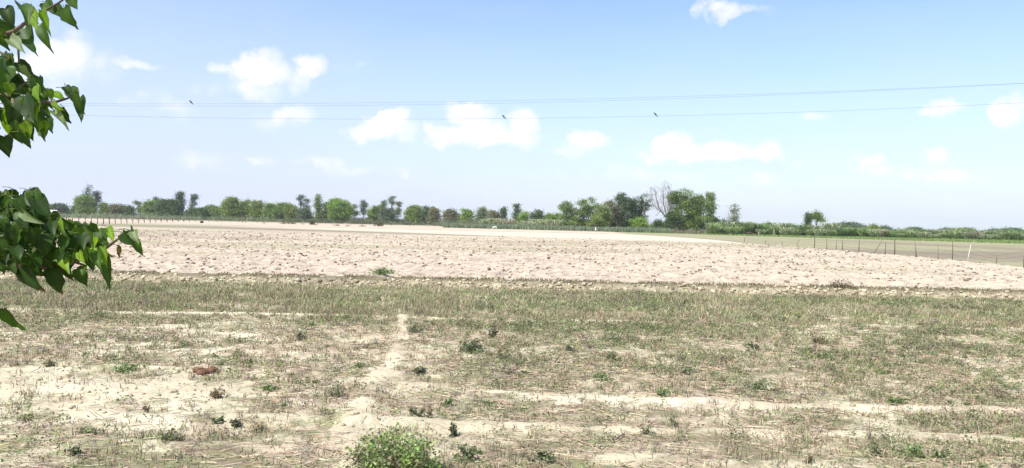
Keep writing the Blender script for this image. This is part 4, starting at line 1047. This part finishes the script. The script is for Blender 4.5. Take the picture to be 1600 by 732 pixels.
def beast(name, loc, rz, L, mat, label, cat, grazing=False, horns=True, headmat=None, group=None, lying=False):
    """quadruped along +x, body length L"""
    o = thing(name, label, cat, loc, group, rz); s = L / 1.6
    V = [(-.75, 0, 1.12), (-.35, 0, 1.10), (.1, 0, 1.06), (.55, 0, 1.12)]; E = [(0, 1), (1, 2), (2, 3)]; Rr = [(.20, .24), (.25, .30), (.27, .33), (.22, .30)]
    nk = [(.80, 0, 1.05), (1.02, 0, .62), (1.12, 0, .30)] if grazing else [(.80, 0, 1.32), (1.0, 0, 1.45), (1.28, 0, 1.30)]
    b = len(V); V += nk; E += [(3, b), (b, b + 1), (b + 1, b + 2)]; Rr += [(.14, .17), (.11, .12), (.07, .07)]
    for sy in (-1, 1):
        b = len(V); V += [(.55, .16 * sy, .78), (.56, .17 * sy, .42), (.55, .17 * sy, .04)]; E += [(3, b), (b, b + 1), (b + 1, b + 2)]; Rr += [.11, .06, .05]
        b = len(V); V += [(-.62, .17 * sy, .80), (-.78, .17 * sy, .46), (-.70, .17 * sy, .04)]; E += [(0, b), (b, b + 1), (b + 1, b + 2)]; Rr += [.13, .06, .05]
    b = len(V); V += [(-1.0, 0, 1.0), (-1.04, 0, .55)]; E += [(0, b), (b, b + 1)]; Rr += [.035, .03]
    V = [(x * s, y * s, z * s) for x, y, z in V]; Rr = [tuple(np.array(r) * s) if isinstance(r, tuple) else (r * s, r * s) for r in Rr]
    skin_body('body', V, E, Rr, mat, o, 1, 2)
    hx, hz = (1.04, .58) if grazing else (1.06, 1.44)
    for sy in (-1, 1):
        G = Geo(); G.tube([(hx * s, .08 * sy * s, hz * s), ((hx - .03) * s, .22 * sy * s, (hz + .03) * s)], [.05 * s, .015 * s], (.3, .25, .2), 6); G.build('ear', mat, o)
        if horns:
            G = Geo(); G.tube([(hx * s, .06 * sy * s, (hz + .06) * s), ((hx - .02) * s, .17 * sy * s, (hz + .2) * s), ((hx + .04) * s, .16 * sy * s, (hz + .34) * s)], [.03 * s, .022 * s, .008 * s], (.12, .1, .08), 6); G.build('horn', M_horn, o)
    return o
x, y = gp(774, 358.8); beast('cow', (x, 276, 0), R(200), 1.35, M_white, 'white calf grazing in front of the green crop', 'cow', True, False)
x, y = gp(1114, 366.8); beast('cow', (x, y, 0), R(-12), 1.75, M_greyhide, 'pale grey cow grazing under the dark trees right of centre', 'cow', True, True)
x, y = gp(1286, 370.7); beast('goat', (x, y, 0), R(190), 1.15, M_black, 'black goat standing at the edge of the reeds', 'goat', False, True)
x, y = gp(1171, 369.2); beast('cow', (x, y, 0), R(5), 1.5, M_brownhide, 'dark brown cow in the shade of the low shelter', 'cow', True, True)
x, y = gp(1179, 369.0); beast('goat', (x, y + .6, 0), R(170), 1.0, M_brownhide, 'dark brown goat at the right end of the low shelter', 'goat', False, False)
# low shelter
x, y = gp(1172, 368.2); o = thing('low_shelter', 'low cattle shelter with a pale flat roof on short posts', 'shelter', (x, y + 1.5, 0))
G = Geo(); V = []
nx_, ny_ = 12, 5
for j in range(ny_):
    for i in range(nx_):
        V.append((-2.0 + 4.0 * i / (nx_ - 1), -1.0 + 2.2 * j / (ny_ - 1), 1.55 + .07 * math.sin(i * 1.3) * math.cos(j) + .05 * rng.random()))
V2 = V + [(a_, b_, c_ - .14) for a_, b_, c_ in V]; nV = len(V); Fc = []
for j in range(ny_ - 1):
    for i in range(nx_ - 1):
        q = j * nx_ + i; Fc.append((q, q + 1, q + nx_ + 1, q + nx_)); Fc.append((nV + q, nV + q + nx_, nV + q + nx_ + 1, nV + q + 1))
for i in range(nx_ - 1):
    Fc.append((i, nV + i, nV + i + 1, i + 1)); q = (ny_ - 1) * nx_ + i; Fc.append((q, q + 1, nV + q + 1, nV + q))
for j in range(ny_ - 1):
    q = j * nx_; Fc.append((q, q + nx_, nV + q + nx_, nV + q)); q += nx_ - 1; Fc.append((q, nV + q, nV + q + nx_, q + nx_))
G.add(V2, Fc, (.55, .49, .40)); G.build('roof', M_solid, o)
for (a_, b_) in ((-1.9, -.9), (0, -.92), (1.9, -.9), (-1.9, 1.1), (1.9, 1.1)):
    G = Geo(); G.tube([(a_, b_, -.1), (a_ + .03, b_, .8), (a_, b_, 1.5)], [.07, .065, .06], (.24, .19, .15), 7); G.build('post', M_bark, o)
G = Geo(); G.box((-1.85, 1.0, 0), (1.85, 1.08, 1.3), (.10, .07, .05)); G.build('back_panel', M_solid, o)
# hut at far left
D = 470; x = xl(80, D); o = thing('hut', 'small pale roofed hut among the trees at the far left', 'hut', (x, D, 0))
G = Geo(); G.box((-3.2, -2, 0), (3.2, 2, 2.0), (.42, .34, .26)); G.build('wall', M_solid, o)
G = Geo(); G.add([(-3.8, -2.5, 2.0), (3.8, -2.5, 2.0), (3.4, 0, 3.9), (-3.4, 0, 3.9), (-3.8, 2.5, 2.0), (3.8, 2.5, 2.0)], [(0, 1, 2, 3), (3, 2, 5, 4), (0, 3, 4, 4), (1, 5, 2, 2)], (.72, .70, .66)); G.build('roof', M_solid, o)
G = Geo(); G.box((-.5, -2.04, 0), (.5, -2.003, 1.7), (.08, .06, .05)); G.build('door', M_solid, o)
# person in white at the crop edge, bending forward
x, y = gp(934, 363); D = y
o = thing('person', 'person in white clothes stooping at the edge of the green crop', 'person', (x, 277, 0), None, R(150))
V = [(0, 0, .92), (.03, 0, 1.08), (.12, 0, 1.30), (.20, 0, 1.42), (.25, 0, 1.50), (.29, 0, 1.62)]
E = [(0, 1), (1, 2), (2, 3), (3, 4), (4, 5)]; Rr = [(.15, .13), (.14, .11), (.17, .12), (.07, .07), (.06, .06), (.095, .10)]
for sy in (-1, 1):
    b = len(V); V += [(.13, .19 * sy, 1.35), (.24, .23 * sy, 1.08), (.40, .19 * sy, .88), (.45, .18 * sy, .80)]; E += [(2, b), (b, b + 1), (b + 1, b + 2), (b + 2, b + 3)]; Rr += [.06, .045, .035, .04]
    b = len(V); V += [(0, .10 * sy, .82), (.05, .11 * sy, .48), (-.02, .11 * sy, .08), (.14, .12 * sy, .04)]; E += [(0, b), (b, b + 1), (b + 1, b + 2), (b + 2, b + 3)]; Rr += [.10, .07, .045, .04]
skin_body('body', V, E, Rr, M_skin, o, 0, 2)
G = Geo()
G.tube([(.0, 0, .42), (.0, 0, .75), (.0, 0, .95), (.05, 0, 1.12), (.13, 0, 1.34), (.19, 0, 1.42)], [.27, .23, .20, .20, .235, .11], (.75, .75, .70), 14)
for sy in (-1, 1): G.tube([(.12, .17 * sy, 1.36), (.24, .235 * sy, 1.08)], [.095, .08], (.75, .75, .70), 8)
G.build('tunic', M_cloth, o, True)
G = Geo(); G.tube([(.25, 0, 1.60), (.275, 0, 1.68), (.28, 0, 1.745)], [.118, .125, .06], (.02, .02, .02), 12); G.build('hair', M_hair, o, True)

# ------------------------------------------------------------------ wires and birds
def wire(pp, D, label):
    P_ = [at(px, py, D) for px, py in pp]
    # parabola through the three sample points, extended past the frame
    A = np.array([[p.x ** 2, p.x, 1] for p in P_]); z = np.linalg.lstsq(A, np.array([p.z for p in P_]), rcond=None)[0]
    f = lambda x: z[0] * x * x + z[1] * x + z[2]
    G = Geo(); xs = np.linspace(-48, 48, 70)
    G.tube([(x, D, f(x)) for x in xs], [.0062] * len(xs), (.22, .21, .24), 6)
    o = G.build('overhead_wire', M_solid); tag(o, label, 'wire', 'overhead wires'); return f
f1 = wire([(150, 162.5), (500, 161.5), (800, 157), (1200, 147.5), (1580, 131)], 46, 'upper overhead wire, the highest of the three')
f2 = wire([(150, 165.5), (500, 165.5), (800, 161), (1200, 149.5), (1580, 131.6)], 46.6, 'middle overhead wire running close under the upper one')
f3 = wire([(150, 181), (500, 186.5), (800, 185.5), (1200, 176.5), (1580, 162)], 46.3, 'lowest overhead wire, well below the other two')
def bird(px, D, f, label):
    x = at(px, 170, D).x
    # solve x on the wire more closely
    o = thing('bird', label, 'bird', (x, D, f(x) + .008), 'birds perched on the wires', R(0)); o.scale = (.85,) * 3
    V = [(.10, 0, .05), (.03, 0, .10), (-.03, 0, .155), (-.065, 0, .20), (-.085, 0, .225)]
    skin_body('body', V, [(0, 1), (1, 2), (2, 3), (3, 4)], [(.022, .02), (.045, .045), (.05, .05), (.03, .03), (.032, .032)], M_black, o, 1, 2)
    G = Geo(); G.tube([(.08, 0, .07), (.13, 0, -.01), (.17, 0, -.06)], [.02, .024, .018], (.03, .03, .03), 6); G.build('tail', M_black, o)
    G = Geo(); G.tube([(-.105, 0, .228), (-.145, 0, .222)], [.012, .003], (.05, .04, .03), 6); G.build('beak', M_horn, o)
    for sy in (-1, 1):
        G = Geo(); G.tube([(0, .018 * sy, .08), (-.005, .02 * sy, .0)], [.006, .005], (.05, .04, .03), 5); G.build('leg', M_horn, o)
        G = Geo(); G.tube([(-.03, .045 * sy, .15), (.03, .05 * sy, .10), (.10, .025 * sy, .04)], [.02, .028, .006], (.03, .03, .03), 6); G.build('wing', M_black, o)
bird(298, 46, f1, 'small dark bird perched on the upper wire at the left')
bird(787, 46.3, f3, 'dark bird perched on the lowest wire in front of the big cloud')
bird(1024, 46.3, f3, 'dark bird perched on the lowest wire right of the big cloud')

# ------------------------------------------------------------------ leafy branches of the near tree, left edge
def leaf_mat():
    m, t, b, out = mat_new('broad_leaf'); L = t.links.new; N = t.nodes.new
    a = N('ShaderNodeVertexColor'); a.layer_name = 'Col'
    g = N('ShaderNodeNewGeometry')
    n = N('ShaderNodeTexNoise'); n.inputs['Scale'].default_value = 28; n.inputs['Detail'].default_value = 3; L(g.outputs['Position'], n.inputs['Vector'])
    r = N('ShaderNodeMapRange'); L(n.outputs['Fac'], r.inputs[0]); r.inputs[1].default_value = .3; r.inputs[2].default_value = .7; r.inputs[3].default_value = .8; r.inputs[4].default_value = 1.2
    sc = N('ShaderNodeVectorMath'); sc.operation = 'SCALE'; L(a.outputs['Color'], sc.inputs[0]); L(r.outputs[0], sc.inputs['Scale'])
    L(sc.outputs[0], b.inputs['Base Color']); b.inputs['Roughness'].default_value = .5; b.inputs['Specular IOR Level'].default_value = .22
    tr = N('ShaderNodeBsdfTranslucent'); hs = N('ShaderNodeMix'); hs.data_type = 'RGBA'; hs.blend_type = 'MULTIPLY'; hs.inputs[0].default_value = 1
    L(sc.outputs[0], hs.inputs[6]); hs.inputs[7].default_value = (2.2, 2.3, .35, 1); L(hs.outputs[2], tr.inputs[0])
    ms = N('ShaderNodeMixShader'); ms.inputs[0].default_value = .32; L(b.outputs[0], ms.inputs[1]); L(tr.outputs[0], ms.inputs[2]); L(ms.outputs[0], out.inputs[0])
    return m
M_leaf = leaf_mat()
# half outline of a heart shaped leaf: v along from base notch (0) to tip (1), half width
HO = [(0.02, .0), (-.045, .12), (-.07, .24), (-.02, .36), (.10, .44), (.25, .455), (.40, .41), (.55, .32), (.70, .21), (.82, .12), (.92, .05), (1.0, .0)]
def leaf_into(G, base, tip, width, nrm, col, fold, curl):
    """heart leaf from base to tip with given width and rough normal"""
    base = Vector(base); ax = Vector(tip) - base; L_ = ax.length; ax.normalize()
    nn = Vector(nrm); nn = (nn - ax * nn.dot(ax)).normalized(); sd_ = ax.cross(nn)
    V = []; C = []
    n = len(HO)
    wob = rng.normal(0, .05, (n, 2)); asym = rng.normal(0, .12); bend = rng.normal(0, .10)
    tipb = .88 if rng.random() < .15 else 0; spot = int(rng.integers(3, 9)) if rng.random() < .15 else -1; edge = rng.normal(0, .018, (n, 2))
    for i, (v, w_) in enumerate(HO):
        vm_ = max(v, .02) if i < 4 else v
        for j, t_ in enumerate((-1, -.5, 0, .5, 1)):
            q = (w_ + edge[i, 0 if t_ < 0 else 1] * (0 < w_)) * width / .9 * t_ * (1 + asym * (1 if t_ > 0 else -1)) + bend * width * v * v
            vv = vm_ * (1 - abs(t_)) + v * abs(t_) if i < 4 else v
            z = abs(t_) * w_ * width * fold - curl * L_ * (vv - .3) ** 2 * (1 if vv > .3 else .3) + (wob[i, 0 if t_ < 0 else 1] * width if abs(t_) == 1 else 0)
            V.append(base + ax * vv * L_ + sd_ * q + nn * z)
            vein = 1.3 if t_ == 0 else 1.0
            C.append(np.array((.13, .09, .04)) if (tipb and v > tipb) or (i == spot and abs(t_) == 1) else np.array(col) * vein)
    Fc = []
    for i in range(n - 1):
        for j in range(4):
            a = i * 5 + j; Fc.append((a, a + 1, a + 6, a + 5))
    G.add([tuple(v) for v in V], Fc, np.array(C))
tz = Hs(-3.6, 2.9)
TREE = thing('roadside_tree', 'heart leaved tree reaching in from the left edge, close by', 'tree', (0, 0, 0))
G = Geo(); G.tube([(-4.3, 3.0, tz - .3), (-4.2, 3.0, 2.2), (-4.35, 3.05, 3.6), (-4.2, 3.1, 5.4)], [.17, .14, .11, .06], (.17, .14, .11), 10); G.build('trunk', M_bark, TREE, True)
DL = 2.85
def P3(px, py, D=DL): return at(px, py, D)
def branch(pts, r0_, r1_, twigs):
    B = Geo(); n = len(pts); B.tube(pts, [r0_ + (r1_ - r0_) * i / (n - 1) for i in range(n)], (.13, .10, .07), 8)
    for tw in twigs: B.tube(tw, [.006, .0045, .003][:len(tw)] if len(tw) < 4 else [.007, .006, .005, .003] + [.003] * (len(tw) - 4), (.15, .13, .07), 6)
    return B.build('branch', M_bark, TREE, True)
DARK = (.026, .056, .009); MID = (.042, .086, .011); LITE = (.14, .235, .022); PALE = (.13, .17, .08)  # dark and lite tones put leaf shade and sunlight into colour; pale for backs
# (base px, py, tip px, py, width px, colour)
top_leaves = [
 (8, 14, 22, 44, 26, DARK), (34, 8, 44, 34, 24, MID), (38, 44, 52, 80, 32, DARK), (66, 16, 80, 58, 28, LITE), (62, 40, 78, 80, 20, MID), (52, 20, 60, 46, 22, LITE),
 (100, 12, 119, 47, 24, MID), (84, 12, 104, 30, 20, DARK), (70, 4, 84, 22, 22, MID), (44, 10, 56, 30, 20, PALE), (14, 62, 38, 84, 24, PALE), (18, 84, 22, 118, 22, MID), (6, 90, 14, 122, 24, DARK),
 (28, 98, 54, 122, 24, DARK), (34, 104, 50, 126, 16, PALE), (28, 116, 46, 142, 26, MID), (4, 30, 12, 60, 26, DARK), (110, -6, 122, 16, 20, MID)]
mid_leaves = [
 (20, 134, 30, 160, 22, DARK), (34, 130, 52, 154, 26, MID), (50, 126, 60, 138, 12, DARK), (38, 150, 50, 196, 34, DARK), (50, 140, 66, 168, 24, LITE), (60, 142, 72, 172, 22, MID),
 (14, 152, 24, 186, 28, DARK), (22, 176, 30, 206, 28, MID), (66, 168, 82, 190, 18, DARK), (56, 160, 60, 190, 24, MID), (84, 146, 102, 156, 14, LITE), (86, 158, 97, 176, 16, LITE), (84, 174, 107, 199, 14, PALE),
 (98, 168, 110, 195, 22, DARK), (102, 136, 114, 152, 16, DARK), (108, 140, 124, 158, 22, PALE), (118, 144, 128, 180, 20, MID), (126, 152, 130, 193, 22, DARK), (62, 178, 68, 217, 22, DARK), (54, 176, 60, 206, 18, MID),
 (36, 188, 48, 214, 24, DARK), (22, 198, 36, 226, 24, DARK), (38, 208, 48, 234, 16, DARK), (6, 170, 12, 214, 28, DARK), (72, 150, 80, 172, 18, MID), (76, 140, 84, 160, 14, LITE)]
low_leaves = [
 (34, 418, 62, 460, 34, DARK), (82, 420, 96, 462, 32, DARK), (124, 420, 140, 449, 24, DARK), (130, 416, 128, 440, 18, MID), (158, 398, 172, 454, 22, MID), (162, 386, 168, 420, 18, LITE),
 (184, 386, 187, 405, 12, (.07, .05, .03)), (192, 364, 206, 386, 24, DARK), (204, 360, 222, 392, 26, MID), (212, 378, 221, 403, 14, MID), (208, 362, 216, 380, 16, PALE),
 (142, 378, 156, 390, 18, PALE), (154, 360, 166, 386, 20, MID), (128, 352, 140, 370, 18, DARK), (140, 352, 154, 366, 16, MID), (110, 360, 124, 388, 26, MID), (34, 424, 36, 446, 9, (.06, .045, .03)),
 (100, 414, 112, 442, 22, DARK), (44, 298, 52, 322, 22, DARK), (54, 296, 66, 312, 18, MID), (56, 308, 82, 344, 30, DARK), (22, 296, 30, 312, 26, DARK), (34, 330, 60, 352, 18, PALE),
 (168, 356, 180, 378, 18, LITE), (150, 396, 156, 424, 18, MID), (88, 344, 108, 366, 22, MID), (118, 386, 130, 412, 24, DARK), (142, 400, 146, 426, 20, DARK), (66, 340, 84, 370, 26, MID)]
one_leaf = [(6, 484, 42, 526, 24, MID)]
# inner mass of the low cluster
def inside(px, py):
    if px < 62: return 306 < py < 424
    if px < 110: return 346 + (px - 62) * .1 < py < 420
    return 362 < py < 404 and px < 160
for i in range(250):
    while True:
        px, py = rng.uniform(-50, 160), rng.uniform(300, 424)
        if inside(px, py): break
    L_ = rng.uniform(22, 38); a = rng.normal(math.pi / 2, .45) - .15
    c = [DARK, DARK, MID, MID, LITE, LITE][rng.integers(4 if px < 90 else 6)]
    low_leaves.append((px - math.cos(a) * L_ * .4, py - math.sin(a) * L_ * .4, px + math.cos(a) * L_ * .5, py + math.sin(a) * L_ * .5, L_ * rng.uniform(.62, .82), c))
for i in range(26):
    px, py = rng.uniform(-55, 14), rng.uniform(-20, 232); L_ = rng.uniform(30, 42); a = rng.normal(math.pi / 2, .4)
    mid_leaves.append((px, py - L_ * .4, px + math.cos(a) * L_ * .4, py + L_ * .5, L_ * .75, [DARK, MID, DARK][rng.integers(3)]))
for i in range(34):
    px, py = rng.uniform(8, 74), rng.uniform(130, 206); L_ = rng.uniform(24, 34); a = rng.normal(math.pi / 2, .5)
    mid_leaves.append((px, py - L_ * .4, px + math.cos(a) * L_ * .4, py + L_ * .5, L_ * .72, [DARK, MID, LITE][rng.integers(3)]))
def foliage(lst, parent, spread=.16, fixed=28):
    G = Geo()
    for ii, (bx, by, tx, ty, w, c) in enumerate(lst):
        D0 = DL + rng.uniform(-spread, spread); D1 = D0 + rng.normal(-.01, .025)
        s = D0 / F; k = .90
        b_ = P3(bx, by, D0); t_ = P3(tx, ty, D1)
        sr = .45 if ii < fixed else 1.0
        nr = Vector((rng.normal(0, .9 * sr), -1 + rng.normal(0, .45 * sr), .30 + rng.normal(0, .7 * sr)))
        leaf_into(G, b_, t_, w * s * rng.uniform(.8, 1.02), nr, np.array(c) * rng.uniform(.8, 1.2), rng.uniform(.1, .8), rng.uniform(-.1, .6))
        # leaf stalk
        st = b_ + Vector((rng.normal(-.018, .01), rng.normal(0, .02), rng.uniform(.0, .016)))
        G.tube([st, (st + b_) * .5 + Vector((0, 0, .004)), b_], [.0015, .0013, .0012], (.14, .17, .05), 4)
    return G.build('foliage', M_leaf, parent, True)
V_ = lambda *a: Vector(a)
b1 = branch([V_(-4.25, 3.05, 4.3), P3(-160, 90), P3(-60, 70), P3(20, 50), P3(58, 24), P3(90, 6), P3(118, -14)], .013, .002,
            [[P3(20, 50), P3(28, 70), P3(30, 100)], [P3(-30, 64), P3(4, 84), P3(18, 96)], [P3(58, 24), P3(66, 26), P3(72, 40)]])
foliage(top_leaves, b1)
b2 = branch([V_(-4.28, 3.04, 3.9), P3(-150, 140), P3(-40, 146), P3(20, 150), P3(60, 160), P3(86, 160), P3(106, 154), P3(122, 146)], .015, .0015,
            [[P3(20, 150), P3(34, 134), P3(46, 126)], [P3(30, 152), P3(44, 176), P3(52, 190)], [P3(20, 150), P3(22, 180), P3(30, 204)], [P3(80, 160), P3(92, 168), P3(100, 174)], [P3(-10, 148), P3(4, 120), P3(24, 108)]])
foliage(mid_leaves, b2)
b3 = branch([V_(-4.3, 3.05, 2.9), P3(-180, 400), P3(-60, 418), P3(20, 412), P3(80, 418), P3(130, 404), P3(160, 392), P3(184, 374), P3(208, 362)], .022, .0015,
            [[P3(20, 412), P3(30, 360), P3(46, 306)], [P3(-30, 416), P3(-10, 360), P3(10, 300)], [P3(60, 416), P3(80, 380), P3(100, 352)], [P3(100, 410), P3(126, 372), P3(140, 356)], [P3(130, 400), P3(150, 396), P3(160, 398)], [P3(60, 416), P3(80, 424), P3(92, 424)], [P3(110, 408), P3(130, 414), P3(136, 422)]])
foliage(low_leaves, b3, .20)
b4 = branch([V_(-4.25, 3.0, 2.4), P3(-150, 470), P3(-40, 476), P3(8, 484)], .014, .003, [[P3(-40, 476), P3(-20, 490), P3(-10, 500)]])
foliage(one_leaf + [(-30, 480, -8, 520, 28, DARK), (-60, 476, -50, 520, 26, MID)], b4, .02)

# the rest of the tree's crown, above the picture, shading the low branches
G = Geo()
for i in range(220):
    a = rng.uniform(0, 6.283); r = math.sqrt(rng.random())
    b_ = Vector((-3.1 + 2.1 * r * math.cos(a), 2.5 + 1.9 * r * math.sin(a), 4.75 + 1.6 * (1 - r * r) * rng.random() + .3 * rng.random()))
    t_ = b_ + Vector((rng.normal(0, .03), rng.normal(0, .03), -.10))
    leaf_into(G, b_, t_, .095, Vector(rng.normal(0, 1, 3)), np.array(MID) * rng.uniform(.8, 1.2), .3, .3)
G.build('crown', M_leaf, TREE, True)
